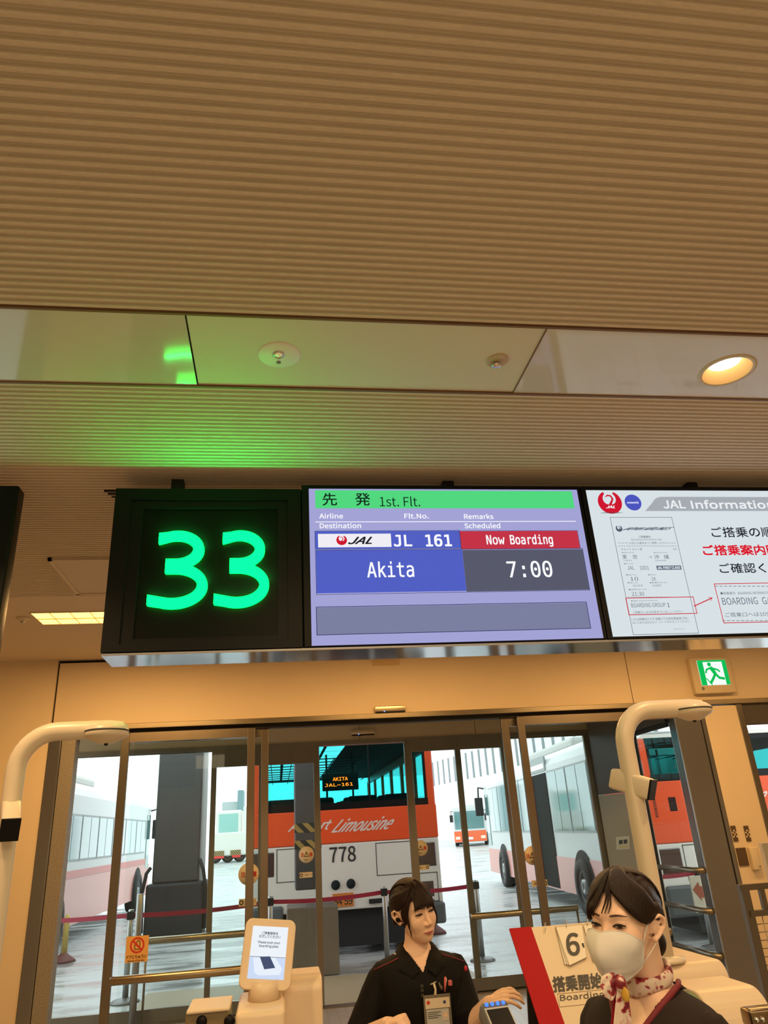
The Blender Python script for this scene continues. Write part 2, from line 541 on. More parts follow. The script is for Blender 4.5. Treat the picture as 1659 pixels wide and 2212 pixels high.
# inner front: fixed glass and parked sliding leaves
leaf('window_1', -1.86, -1.38, 0.0, HZ - .05, YA + .03, M_dsteel, sl=.0, sr=.075, top=.03, bot=.10)
leaf('window_2', -1.38, -0.217, 0.0, HZ - .05, YA + .03, M_steel, sl=.0, sr=.07, top=.085, bot=.10)
leaf('door_1', -1.34, -0.088, 0.0, HZ - .05, YA + .10, M_steel, sl=.0, sr=.07, top=.085, bot=.10)
leaf('window_3', 2.41, 4.11, 0.0, HZ - .05, YA + .03, M_steel, sl=.075, sr=.0, top=.085, bot=.10)
leaf('door_2', 2.26, 3.60, 0.0, HZ - .05, YA + .10, M_steel, sl=.08, sr=.0, top=.085, bot=.10)
# outer front
leaf('window_4', -2.7, -0.15, 0.0, 2.67, YB + .05, M_dsteel, sl=.05, sr=.07, top=.02, bot=.13)
leaf('door_3', -0.765, 0.49, 0.02, 2.67, YB, M_dsteel, sl=.06, sr=.07, top=.20, bot=.12)
leaf('door_4', 1.52, 2.79, 0.02, 2.67, YB, M_dsteel, sl=.09, sr=.06, top=.13, bot=.12)
leaf('window_5', 2.16, 3.92, 0.0, 2.67, YB + .05, M_dsteel, sl=.07, sr=.08, top=.03, bot=.13)
# side glass of the vestibule and the next window along the hall
r = bpy.data.objects.new('window_6', None); COL.objects.link(r); r.location = (4.1, 7.98, 0); r['kind'] = 'structure'; MW[r.name] = Matrix.Translation(r.location)
MB().box((4.08, 8.38, 0), (4.13, 8.44, 2.58)).box((4.09, 7.56, 0), (4.12, 8.38, .12)).box((4.09, 7.56, 2.52), (4.12, 8.38, 2.58)).build('frame', M_mblack, r)
MB().box((4.102, 7.56, .12), (4.108, 8.38, 2.52)).build('pane', G_door, r)
leaf('window_7', 4.90, 8.0, 0.25, 2.52, YA + .09, M_dsteel, sl=.05, sr=.05, top=.03, bot=.05)
MB().box((-1.2, YB - .06, 0.0), (3.2, YB + .06, 0.012)).build('trim_13', M_steel)['kind'] = 'structure'
struct(MB().box((-1.3, 9.56, 4.7), (9.5, 14.0, 4.9)).build('ceiling_added_canopy', mat('added_canopy_grey', (.30, .29, .27), .7)))  # unseen canopy, added to shade the bus beyond the doors

# ============================================================ CEILING FITTINGS
M_lens = mat('clear_lens', (0.75, 0.75, 0.55), 0.08, coat=1.0, emit=(1, .9, .4), estr=0.25)
M_chrome = mat('chrome', (0.75, 0.75, 0.75), 0.08, metal=1.0)
z = CZ + .009
t = thing('emergency_light', 'round flush emergency light with a small lens in the middle ceiling panel', 'emergency light', (0.006, 2.352, z))
MB().lathe([(0, -.004), (.076, -.004), (.082, -.001), (.082, 0.001)], (0.006, 2.352, z), n=48).build('faceplate', mat('pale_plate', (.92, .92, .86), .45), t)
MB().lathe([(.0, -.008), (.009, -.008), (.014, -.006), (.017, -.003)], (0.004, 2.345, z), n=24).build('lens', M_lens, t)
MB().lathe([(.018, -.003), (.023, -.007), (.017, -.008)], (0.004, 2.345, z), n=24, cap=False).build('lens_ring', M_chrome, t)
MB().lathe([(0, -.007), (.009, -.006), (.009, -.003)], (0.004, 2.395, z), n=16).build('test_button', mat('grey_button', (.25, .25, .25), .4), t)
t = thing('sprinkler', 'recessed sprinkler with a chrome tip right of the emergency light', 'sprinkler', (0.87, 2.345, z))
MB().lathe([(.044, .0005), (.044, -.004), (.040, -.005), (.022, -.0015), (.0, -.001)], (0.87, 2.345, z), n=40).build('cup', mat('cream_cup', (.62, .50, .33), .5), t)
MB().lathe([(0, -.020), (.012, -.020), (.020, -.014), (.020, -.011), (.014, -.010), (.012, -.001)], (0.868, 2.362, z), n=24).build('tip', M_chrome, t)
# downlight
t = thing('downlight', 'round recessed downlight glowing warm white at the right of the ceiling', 'downlight', (DL[0], DL[1], CZ + .006))
c = (DL[0], DL[1], CZ + .006)
MB().lathe([(.100, .0), (.102, -.005), (.117, -.003), (.118, 0.0)], c, n=64, cap=False).build('trim_ring', mat('white_ring', (.75, .66, .50), .4), t)
MB().lathe([(.100, -.003), (.066, .045)], c, n=64, cap=False).build('reflector', mat('satin_reflector', (.80, .55, .28), .35), t)
MB().lathe([(.0, .044), (.066, .044)], c, n=40).build('lamp', glow('warm_lamp', (1.0, .80, .48), 9.0), t)
# louvred trough lights along the doors
def troffer(x0, x1, y0, y1, label):
    t = thing('ceiling_light', label, 'ceiling light', ((x0 + x1) / 2, (y0 + y1) / 2, CZ), 0, 'lights along the doors')
    f = MB()
    for a, b in (((x0, y0), (x1, y0 + .012)), ((x0, y1 - .012), (x1, y1)), ((x0, y0), (x0 + .012, y1)), ((x1 - .012, y0), (x1, y1))):
        f.box((a[0], a[1], CZ - .006), (b[0], b[1], CZ - .0005))
    f.build('frame', mat('cream_frame', (.72, .56, .36), .4), t)
    MB().box((x0 + .012, y0 + .012, CZ - .0035), (x1 - .012, y1 - .012, CZ - .001)).build('diffuser', glow('amber_tubes', (1.0, .56, .13), 3.4), t)
    l = MB()
    n = int((x1 - x0) / .15)
    for i in range(1, n):
        x = x0 + (x1 - x0) * i / n
        l.box((x - .002, y0 + .012, CZ - .010), (x + .002, y1 - .012, CZ - .0036))
    l.box((x0 + .012, (y0 + y1) / 2 - .003, CZ - .010), (x1 - .012, (y0 + y1) / 2 + .003, CZ - .0036))
    l.build('louvre', mat('brass_louvre', (.80, .55, .22), .3), t)
    return t
t1 = troffer(-1.89, -0.69, 5.75, 6.10, 'amber louvred ceiling light left of the gate number sign')
dup(t1, (1.2, 5.925, CZ), 'amber louvred ceiling light behind the flight monitor')
dup(t1, (3.7, 5.925, CZ), 'amber louvred ceiling light behind the information monitor')
for i, x in enumerate((-1.29, 1.2, 3.7, 5.6)):
    area_light('trough_glow_%d' % i, (x, 5.925, CZ - .03), 1.2, 0.3, 60 if x < 0 else 42 if x < 5 else 18, (1.0, .55, .185))
h = thing('ceiling_hatch', 'square ceiling access hatch with a raised edge left of the gate number sign', 'hatch', (-1.1, 4.9, CZ))
MB().box((-1.40, 4.56, CZ - .012), (-0.75, 5.25, CZ - .004)).build('lid', M_rib, h)
MB().box((-1.425, 4.54, CZ - .020), (-1.40, 5.27, CZ)).box((-1.425, 4.54, CZ - .020), (-.72, 4.56, CZ)).box((-1.425, 5.25, CZ - .020), (-.72, 5.27, CZ)).build('rim', M_ceil, h)
t = thing('smoke_detector', 'small round smoke detector beside the amber ceiling light', 'smoke detector', (-1.975, 5.90, CZ))
MB().lathe([(0, -.030), (.018, -.030), (.026, -.020), (.050, -.010), (.052, 0)], (-1.975, 5.90, CZ), n=32).build('base', M_ceil, t)
MB().lathe([(0, -.040), (.014, -.038), (.018, -.029)], (-1.975, 5.90, CZ), n=16).build('sensor', mat('grey_button', (.25, .25, .25), .4), t)
t = thing('air_vent', 'dark slotted air vent in the ceiling at the corner of the gate number sign', 'vent', (-.6, 3.63, CZ))
for k in range(5): MB().box((-.885 + k * .012, 3.555 + k * .035, CZ - .004), (-.4, 3.568 + k * .035, CZ + .004)).build('slot', M_mblack, t)

# ============================================================ DISPLAYS HUNG OVER THE GATE
YD = 3.3
t = thing('display_housing', 'long black housing with polished steel underside carrying the gate displays', 'display housing', (1.2, 3.45, 2.45))
MB().box((-0.765, YD + .07, 2.475), (3.6, YD + .235, 3.30), bev=.004).build('shell', M_black, t)
MB().box((-0.765, YD + .0, 2.462), (3.6, YD + .235, 2.474), bev=.003).build('underside', mat('mirror_steel', (.72, .75, .80), .10, metal=1.0), t)
for x in (-.5, .9, 2.3, 3.4): MB().box((x - .03, YD + .12, 3.30), (x + .03, YD + .18, CZ)).build('hanger', M_mblack, t)

# gate number sign
t = thing('gate_number_sign', 'black gate sign with glowing green number 33', 'gate sign', (-.32, YD, 2.475))
f = MB()
X0, X1, Z0, Z1 = -.765, .112, 2.476, 3.268
for k, (i0, i1, yy) in enumerate(((0, .075, -.006), (.075, .13, .006))):
    a0, a1, b0, b1 = X0 + i0, X1 - i0 * .85, Z0 + i0 * .45, Z1 - i0 * .75
    c0, c1, d0, d1 = X0 + i1, X1 - i1 * .85, Z0 + i1 * .45, Z1 - i1 * .75
    for p, q in (((a0, b0), (c0, b1)), ((c1, b0), (a1, b1)), ((c0, b0), (c1, d0)), ((c0, d1), (c1, b1))):
        f.box((p[0], YD + yy, p[1]), (q[0], YD + .068, q[1]))
f.build('frame', M_black, t)
MB().box((-.64, YD + .02, 2.53), (.01, YD + .06, 3.18)).build('panel', mat('sign_face', (.004, .005, .004), .35, spec=.12), t)
def three(x0, x1, z0, z1):
    """a humanist figure three as one thick outline"""
    w, h = x1 - x0, z1 - z0
    c = []; st = .135 * h
    def arc(cx, cz, rx, rz, a0, a1, k):
        return [(cx + rx * math.cos(math.radians(a0 + (a1 - a0) * i / k)), cz + rz * math.sin(math.radians(a0 + (a1 - a0) * i / k))) for i in range(k + 1)]
    ru, rl = .245 * h, .285 * h
    ux, lx = x0 + .46 * w, x0 + .42 * w
    up_o = arc(ux, z1 - ru, .46 * w, ru, 112, -62, 20)
    lo_o = arc(lx, z0 + rl, .58 * w, rl, 62, -112, 24)
    up_i = arc(ux - .02 * w, z1 - ru, .46 * w - .165 * w, ru - st * .86, 112, -90, 20)
    lo_i = arc(lx, z0 + rl, .58 * w - .175 * w, rl - st * .9, 90, -112, 24)
    zm = z0 + .545 * h
    out = [(x0 + .13 * w, z1 - .03 * h)] + up_o + lo_o + [(x0, z0 + .045 * h), (x0 + .0 * w, z0 + .17 * h)]
    inn = lo_i[::-1] + [(x0 + .27 * w, z0 + 2 * rl - st * .9), (x0 + .27 * w, z1 - 2 * ru + st * .86)] + up_i[::-1] + [(x0 + .13 * w, z1 - .165 * h)]
    return out + inn
for x0, x1 in ((-.585, -.321), (-.290, -.040)):
    m = MB().prism([(x, YD - .010, z) for x, z in three(x0, x1, 2.670, 3.046)], (0, .030, 0))
    m.b.normal_update(); bmesh.ops.recalc_face_normals(m.b, faces=m.b.faces[:])
    for f in m.b.faces: f.material_index = 1 if f.normal.z > .25 else 0  # upward faces boosted so the numerals throw green onto the ceiling
    m.build('numeral', [glow('green_face', (.0006, 1.0, .055), 8.0), glow('green_top_boost', (.002, 1.0, .14), 42.0)], t)

# helpers for a screen standing in the plane Y
def scr_rect(mb, x0, y0, x1, y1, Y, mi=0):
    if isinstance(mb, Multi): mb = mb.new()
    a, b, c2, d = at(x0, y0, Y), at(x1, y0, Y), at(x1, y1, Y), at(x0, y1, Y)
    xl, xr = (a.x + d.x) / 2, (b.x + c2.x) / 2
    zt, zb = (a.z + b.z) / 2, (c2.z + d.z) / 2
    mb.quad([(xl, Y, zb), (xr, Y, zb), (xr, Y, zt), (xl, Y, zt)], mi)
def scr_frame(mb, x0, y0, x1, y1, Y, th, dx=0.0):
    xl = (at(x0, y0, Y).x + at(x0 + dx, y1, Y).x) / 2; xr = (at(x1, y0, Y).x + at(x1 + dx, y1, Y).x) / 2
    zt = (at(x0, y0, Y).z + at(x1, y0, Y).z) / 2; zb = (at(x0, y1, Y).z + at(x1, y1, Y).z) / 2
    for p, q in (((xl, zb), (xl + th, zt)), ((xr - th, zb), (xr, zt)), ((xl, zb), (xr, zb + th)), ((xl, zt - th), (xr, zt))):
        mb.quad([(p[0], Y, p[1]), (q[0], Y, p[1]), (q[0], Y, q[1]), (p[0], Y, q[1])])
def scr_text(mb, s, x0, y0, x1, y1, Y, bold=0.0, shear=0.0, font=None):
    bl = at((x0), y1, Y); br = at(x1, y1, Y); tm = at((x0 + x1) / 2, y0, Y)
    z0 = (bl.z + br.z) / 2
    put_text(mb, s, (bl.x, Y, z0), (br.x - bl.x, 0, 0), (0, 0, tm.z - z0), bold, shear, font=font)
def crane(mr, mw, cx, cz, r, Y):
    """round crested badge: a red disc of raised wings with a white neck cut into it"""
    P = lambda a, k: (cx + r * k * math.cos(math.radians(a)), Y, cz + r * k * math.sin(math.radians(a)))
    n = 40
    ring = []
    for i in range(n + 1):
        a = 65 - 310 * i / n
        ring.append(P(a, 1.0))
    inner = []
    for i in range(n + 1):
        a = -245 + 310 * i / n
        th = 0.20 + 0.62 * max(0.0, math.sin(math.radians((310 * i / n)) * 180 / 310)) ** 1.2
        inner.append(P(a, 1 - th))
    o = ring; q = inner[::-1]
    vs = o + q
    mr.add(vs, [[i, i + 1, n + 2 + i, n + 1 + i] for i in range(n)])
    mr.tube([(cx - .10 * r, Y - .0004, cz - .35 * r), (cx + .12 * r, Y - .0004, cz), (cx + .28 * r, Y - .0004, cz + .30 * r), (cx + .15 * r, Y - .0004, cz + .55 * r), (cx - .1 * r, Y - .0004, cz + .6 * r), (cx - .38 * r, Y - .0004, cz + .42 * r)], [.11 * r, .09 * r, .08 * r, .075 * r, .07 * r, .01 * r], n=6, flat=.02, up=(0, 1, 0), smooth=False)

# flight information monitor
t = thing('flight_monitor', 'wide lavender flight information monitor for Akita beside the green gate number', 'monitor', (.85, YD, 2.475))
MB().box((.118, YD - .004, 2.475), (1.5725, YD + .065, 3.292), bev=.004).build('bezel', M_black, t)
Y = YD - .006
s = MB(); s.quad([(.153, Y, 2.480), (1.553, Y, 2.480), (1.553, Y, 3.270), (.153, Y, 3.270)])
sc = s.build('screen', glow('lavender_screen', srgb(163, 163, 214), 1.0), t)
def layer(fn, name, col, dy, st=1.0, parent=None):
    mb = Multi() if 'lettering' in name or 'field' in name and 'outline' not in name else MB()
    fn(mb, Y - dy)
    for b_ in (mb.parts if isinstance(mb, Multi) else [mb]): b_.build(name, glow('screen_' + name + '_%d_%d_%d' % col, srgb(*col), st), parent or t, recalc=False)
layer(lambda m, y: scr_rect(m, 681, 1060, 1238, 1098, y), 'header_bar', (82, 216, 126), .0008)
layer(lambda m, y: (scr_rect(m, 681, 1147, 994, 1185, y), scr_rect(m, 683, 1187, 1003, 1279, y)), 'blue_field', (82, 96, 196), .0008)
layer(lambda m, y: scr_rect(m, 995, 1147, 1250, 1185, y), 'red_field', (196, 52, 70), .0008)
layer(lambda m, y: (scr_rect(m, 1003, 1187, 1266, 1276, y)), 'dark_field', (88, 90, 108), .0008)
layer(lambda m, y: (scr_rect(m, 684, 1307, 1272, 1364, y)), 'message_field', (124, 128, 160), .0008)
layer(lambda m, y: (scr_frame(m, 680, 1146, 995, 1186, y, .002), scr_frame(m, 994, 1146, 1251, 1186, y, .002), scr_frame(m, 682, 1186, 1267, 1280, y, .002), scr_frame(m, 683, 1305, 1273, 1365, y, .003)), 'field_outline', (36, 42, 84), .0012)
layer(lambda m, y: scr_rect(m, 687, 1153, 845, 1182, y), 'logo_plate', (240, 238, 244), .0014)
def wt(m, y):
    for a in (('Airline', 690, 1109, 741, 1120, .02), ('Flt.No.', 874, 1109, 926, 1120, .02), ('Remarks', 1003, 1110, 1066, 1121, .02), ('Destination', 691, 1130, 780, 1141, .02), ('Scheduled', 1004, 1130, 1081, 1141, .02),
              ('JL', 852, 1156, 890, 1180, .03), ('161', 921, 1155, 976, 1180, .03), ('Now', 1052, 1156, 1091, 1176, .015), ('Boarding', 1104, 1155, 1196, 1181, .015), ('Akita', 794, 1213, 895, 1247, .01), ('7:00', 1098, 1212, 1195, 1247, .01)):
        scr_text(m, *a[:5], y, a[5], font='mono' if a[2] > 1150 else None)
    scr_rect(m, 681, 1126, 1244, 1127.5, y)
layer(wt, 'white_lettering', (252, 252, 255), .0018)
def bt(m, y):
    scr_text(m, '先', 697, 1065, 728, 1092, y, .01); scr_text(m, '発', 768, 1065, 800, 1092, y, .01); scr_text(m, '1st. Flt.', 821, 1072, 908, 1094, y, 0)
layer(bt, 'black_lettering', (20, 40, 30), .0018)
layer(lambda m, y: scr_text(m, 'JAL', 757, 1160, 808, 1175, y, .04, .25), 'logo_lettering', (30, 30, 36), .0022)
c = at(738, 1167, Y)
mr, mw = MB(), MB(); crane(mr, mw, c.x, c.z, .026, Y - .0022); mr.build('crest', glow('screen_red', srgb(206, 24, 48)), t, recalc=False)

# information monitor on the right
t = thing('information_monitor', 'white information monitor showing a boarding slip, cut by the right edge of the photo', 'monitor', (2.3, YD, 2.475))
MB().box((1.5765, YD - .004, 2.475), (3.04, YD + .065, 3.292), bev=.004).build('bezel', M_black, t)
MB().quad([(1.602, Y, 2.485), (3.01, Y, 2.485), (3.01, Y, 3.268), (1.602, Y, 3.268)]).build('screen', glow('pale_screen', srgb(216, 226, 230), 1.0), t)
k = 4.158
Cx = lambda a: 1260 + a / k
Cy = lambda a: 1050 + a / k
def ct(m, s, x0, y0, x1, y1, y, b=0, sh=0, f=None): scr_text(m, s, Cx(x0), Cy(y0), Cx(x1), Cy(y1), y, b, sh, f)
def hd(m, y):
    p = [at(Cx(a), Cy(b), y) for a, b in ((556, 224), (620, 150), (640, 120), (665, 103), (700, 96))]
    zt = p[-1].z; zb = p[0].z
    m.quad([(q.x, y, q.z) for q in p] + [(2.95, y, zt), (2.95, y, zb)])
layer(hd, 'title_band', (166, 172, 178), .0008)
layer(lambda m, y: (ct(m, 'JAL', 725, 130, 922, 200, y, .03), ct(m, 'Information', 978, 128, 1720, 202, y, .03)), 'title_lettering', (236, 240, 242), .0012)
def blk(m, y):
    ct(m, 'ご搭乗の順番と', 1160, 368, 1930, 458, y, .012); ct(m, 'ご確認ください', 1232, 690, 2010, 778, y, .012)
layer(blk, 'black_lettering', (30, 32, 44), .0012)
layer(lambda m, y: ct(m, 'ご搭乗案内時刻を', 1084, 528, 1985, 618, y, .03), 'red_lettering', (220, 24, 44), .0012)
L = lambda px, py: at(Cx(px), Cy(py), Y)
sx0, sx1 = (L(245, 280).x + L(440, 1335).x) / 2, (L(807, 280).x + L(1025, 1325).x) / 2
sz1, sz0 = L(520, 280).z, L(730, 1330).z
def outl(m, x0, x1, z0, z1, y, th):
    for p, q in (((x0, z0), (x0 + th, z1)), ((x1 - th, z0), (x1, z1)), ((x0, z0), (x1, z0 + th)), ((x0, z1 - th), (x1, z1))):
        m.quad([(p[0], y, p[1]), (q[0], y, p[1]), (q[0], y, q[1]), (p[0], y, q[1])])
layer(lambda m, y: outl(m, sx0, sx1, sz0, sz1, y, .0022), 'slip_outline', (70, 76, 90), .0008)
def slip(m, y):
    for a in (('ご搭乗案内', 498, 445, 606, 466, .01), ('Boarding information slip', 434, 471, 708, 492, 0), ('この控えは着地までご携帯ください', 398, 500, 750, 522, 0), ('オオゾラ タビト様', 342, 557, 530, 578, 0), ('001', 810, 558, 843, 575, 0),
              ('東', 355, 616, 396, 655, 0), ('京', 446, 616, 490, 655, 0), ('⇒', 594, 626, 622, 648, 0), ('沖', 640, 616, 684, 655, 0), ('縄', 728, 616, 774, 655, 0), ('TOKYO', 362, 662, 436, 674, 0), ('OKINAWA', 646, 662, 748, 674, 0),
              ('◆出発地 DEPARTURE', 348, 592, 458, 604, 0), ('◆行先地 DESTINATION', 634, 592, 758, 604, 0), ('◆便名 FLIGHT', 366, 691, 454, 703, 0),
              ('JAL', 398, 716, 462, 752, 0), ('1001', 512, 716, 592, 752, 0), ('◆搭乗口 GATE', 384, 791, 482, 803, 0), ('◆座席 SEAT', 584, 791, 656, 803, 0), ('10', 426, 816, 496, 850, 0), ('1K', 616, 816, 656, 850, 0), ('◆搭乗日 DATE', 398, 862, 494, 874, 0), ('◆運賃種別 FARE TYPE', 598, 860, 752, 874, 0),
              ('9/23', 450, 884, 534, 906, 0), ('FLADWZD', 622, 884, 702, 902, 0), ('◆出発時刻 DEP. TIME', 408, 921, 566, 936, 0), ('21:30', 438, 950, 550, 985, 0), ('◆搭乗案内 BOARDING INFORMATION', 428, 1023, 668, 1036, 0), ('BOARDING GROUP', 434, 1050, 742, 1088, 0), ('1', 760, 1050, 776, 1086, .03),
              ('ご搭乗口へは10分前までにおこしください', 446, 1118, 896, 1142, 0), ('これは搭乗控えです 搭乗口では保安検査場と同じ', 434, 1180, 950, 1204, 0), ('JAL-ICまたは2次元バーコードをかざしてください', 438, 1210, 958, 1232, 0), ('Operation JAL', 812, 1277, 910, 1289, 0),
              ('◆搭乗案内', 1232, 948, 1368, 976, 0), ('BOARDING INFORMATION', 1392, 948, 1690, 972, 0), ('BOARDING', 1254, 1000, 1574, 1064, 0), ('GATE', 1616, 996, 1770, 1060, 0), ('ご搭乗口へは10分前までに', 1278, 1130, 1900, 1170, 0)):
        ct(m, *a[:5], y, a[5], 0, 'cjk' if not a[0].startswith('JAPAN') else None)
def dashes(m, y):
    dash = [(316 + i * 23, 538, 14) for i in range(23)] + [(312 + i * 22, 511, 13) for i in range(4)] + [(750 + i * 22, 511, 13) for i in range(4)] + [(400 + i * 23, 997, 14) for i in range(23)]
    for x, yy, l in dash: scr_rect(m, Cx(x), Cy(yy - 2), Cx(x + l), Cy(yy + 2), y)
    for i in range(12):
        scr_rect(m, Cx(1180 + i * 42), Cy(897), Cx(1208 + i * 42), Cy(902), y); scr_rect(m, Cx(1248 + i * 42), Cy(1206), Cx(1278 + i * 42), Cy(1211), y)
layer(dashes, 'dashed_lines', (96, 102, 118), .0013)
layer(slip, 'slip_lettering', (96, 102, 118), .0012)
layer(lambda m, y: ct(m, 'JAPAN AIRLINES', 370, 370, 790, 395, y, .035, .2), 'slip_airline_lettering', (84, 92, 108), .0014)
layer(lambda m, y: scr_rect(m, Cx(658), Cy(714), Cx(880), Cy(752), y), 'class_plate', (92, 104, 122), .0011)
layer(lambda m, y: ct(m, 'JAL FIRST CLASS', 668, 722, 872, 744, y, .035), 'class_lettering', (238, 240, 244), .0016)
def rd(m, y):
    for (x0, y0, x1, y1, s2) in ((376, 1004, 990, 1162, 0), (1170, 876, 2100, 1236, 0)):
        a, b, c2 = L(x0, y0), L(x1, y0), L(x0, y1)
        outl(m, a.x, b.x if x1 < 2000 else 2.90, c2.z, a.z, y, .004)
    p, q = L(992, 1080), L(1158, 1004)
    d2 = (q - p).normalized(); nn = Vector((-d2.z, 0, d2.x)) * .0025
    m.quad([(v.x, y, v.z) for v in (p - nn, q - nn, q + nn, p + nn)])
    for sg in (1, -1):
        e = q - d2 * .018 + nn * sg * 4.5
        m.quad([(v.x, y, v.z) for v in (q, q - d2 * .006, e - d2 * .004, e)])
layer(rd, 'red_frame', (206, 36, 54), .0018)
mr, mw = MB(), MB(); c = L(238, 146); crane(mr, mw, c.x, c.z, .066, Y - .0012); mr.build('crest', glow('screen_red', srgb(206, 24, 48)), t, recalc=False)
layer(lambda m, y: ct(m, 'JAL', 212, 176, 292, 198, y, .05, .2), 'crest_lettering', (255, 255, 255), .0022)
layer(lambda m, y: ct(m, 'JAPAN AIRLINES', 166, 235, 344, 244, y, .03, .2), 'crest_caption', (60, 60, 66), .0012)
mr = MB(); c = L(446, 148); mr.lathe([(0, 0), (.046, 0)], (c.x, Y - .001, c.z), axis='y', n=40); mr.build('alliance_disc', glow('screen_indigo', srgb(76, 84, 190)), t)
layer(lambda m, y: ct(m, 'oneworld', 396, 138, 496, 156, y, .05), 'alliance_lettering', (225, 228, 250), .0016)
mr = MB(); c = L(320, 382); crane(mr, mw, c.x, c.z, .018, Y - .0012); mr.build('slip_crest', glow('screen_slate', srgb(84, 92, 108)), t, recalc=False)

# monitor at the far left
t = thing('side_monitor', 'black monitor cut off by the left edge of the photo', 'monitor', (-1.9, YD, 2.42))
MB().box((-2.65, YD - .03, 2.425), (-1.195, YD + .06, 3.272), bev=.012, seg=3).build('bezel', M_black, t)
MB().quad([(-2.6, YD - .032, 2.48), (-1.288, YD - .032, 2.48), (-1.288, YD - .032, 3.235), (-2.6, YD - .032, 3.235)]).build('screen', glow('cool_screen', srgb(205, 215, 235), 1.0), t)
MB().box((-2.1, YD, 3.272), (-2.0, YD + .05, CZ)).build('hanger', M_mblack, t)

# ============================================================ ON THE FRONT WALL
def door_sensor(x0, x1, z0, z1, Y, label):
    t = thing('door_sensor', label, 'door sensor', ((x0 + x1) / 2, Y, z0), 0, 'door sensors')
    MB().box((x0, Y - .05, z0), (x1, Y, z1), bev=.008, seg=3).build('case', mat('champagne_case', (.62, .52, .38), .3, metal=.8), t)
    MB().box((x0 + .01, Y - .045, z0 - .012), (x1 - .01, Y, z0)).build('window', M_black, t)
    MB().sphere((x0 + (x1 - x0) * .30, Y - .046, z0 + .001), .006).build('indicator', glow('blue_led', (.08, .2, 1), 5), t)
door_sensor(.955, 1.268, 2.768, 2.822, YA + .02, 'sensor bar with a blue light above the inner doors')
door_sensor(.885, 1.175, 2.768, 2.822, YB, 'sensor bar with a blue light on the header of the outer doors')
tag(MB().box((.96, YA + .012, 3.235), (1.24, YA + .02, 3.335), bev=.002).build('blank_plate', mat('buff_plate', (.66, .48, .26), .5)), 'blank beige cover plate under the displays on the wall', 'wall plate')

Ye = YA - .055
t = thing('exit_sign', 'lit green emergency exit sign with a running figure on the wall', 'exit sign', (4.62, YA, 2.82))
MB().box((4.39, Ye, 2.815), (4.86, YA + .02, 3.20), bev=.012, seg=3).build('case', mat('cream_case', (.72, .60, .42), .45), t)
MB().box((4.47, Ye - .004, 2.90), (4.80, Ye, 3.165)).build('face', glow('exit_white', srgb(245, 255, 248), 1.0), t)
gx = lambda u: 4.47 + u * .33
gz = lambda v: 2.90 + v * .265
g = MB()
yy = Ye - .005
for a, b in (((0, 0), (.19, 1)), ((.86, 0), (1, 1)), ((.19, .93), (.86, 1))):
    g.quad([(gx(a[0]), yy, gz(a[1])), (gx(b[0]), yy, gz(a[1])), (gx(b[0]), yy, gz(b[1])), (gx(a[0]), yy, gz(b[1]))])
g.build('green_border', glow('exit_green', srgb(16, 190, 84), 1.0), t)
g = MB()
g.lathe([(0, 0), (.022, 0)], (gx(.40), yy - .001, gz(.83)), axis='y', n=20)
for pts, r in (([(.42, .72), (.55, .44)], .021), ([(.44, .70), (.27, .62), (.22, .48)], .010), ([(.46, .68), (.66, .60), (.72, .52)], .010), ([(.54, .44), (.44, .26), (.30, .06)], .014), ([(.55, .44), (.66, .28), (.84, .24)], .014), ([(.2, .28), (.36, .0)], .006)):
    g.tube([(gx(a), yy - .001, gz(b)) for a, b in pts], r, n=6, flat=.03, up=(0, 1, 0), smooth=False)
g.build('running_figure', glow('exit_green', srgb(16, 190, 84), 1.0), t)
MB().lathe([(0, -.003), (.016, -.003), (.018, 0)], (4.475, Ye, 2.868), axis='y', n=20).build('test_switch', mat('grey_button', (.25, .25, .25), .4), t)

def wp(px, py): return at(px, py, YA - .012)
for k, (px, lab) in enumerate(((1586, 'left of the two checkered button plates on the wall beside the glass'), (1614, 'right of the two checkered button plates on the wall beside the glass'))):
    a, b = wp(px - 9, 1784), wp(px + 9, 1817)
    t = thing('switch_plate', lab, 'switch plate', (a.x, YA - .012, b.z), 0, 'wall switch plates')
    MB().box((a.x, YA - .020, b.z), (b.x, YA - .0105, a.z), bev=.002).build('plate', mat('bronze_plate', (.16, .11, .07), .4, metal=.6), t)
    bt_ = MB()
    w_, h_ = b.x - a.x, a.z - b.z
    for r_ in range(4):
        for c_ in range(3):
            if (r_ + c_) % 2 == 0: bt_.box((a.x + w_ * (.05 + .32 * c_), YA - .023, b.z + h_ * (.25 + .13 * r_)), (a.x + w_ * (.31 + .32 * c_), YA - .019, b.z + h_ * (.36 + .13 * r_)))
    bt_.build('button', mat('pale_button', (.75, .62, .45), .4), t)
a, b = wp(1588, 1832), wp(1612, 1870)
t = thing('wall_flap', 'dark flush flap plate below the checkered button plates', 'wall plate', (a.x, YA, b.z))
MB().box((a.x, YA - .022, b.z), (b.x + .03, YA - .0105, a.z), bev=.003).build('plate', mat('bronze_plate', (.16, .11, .07), .4, metal=.6), t)
a, b = wp(1612, 1830), wp(1642, 1878)
t = thing('wall_box', 'cream plastic box on the wall right of the dark flap', 'wall box', (a.x, YA, b.z))
MB().box((a.x, YA - .07, b.z), (b.x - .01, YA - .0105, a.z), bev=.012, seg=3).build('case', mat('cream_case', (.72, .60, .42), .45), t)
MB().sphere((b.x - .03, YA - .071, b.z + .03), .006).build('keyhole', M_mblack, t)

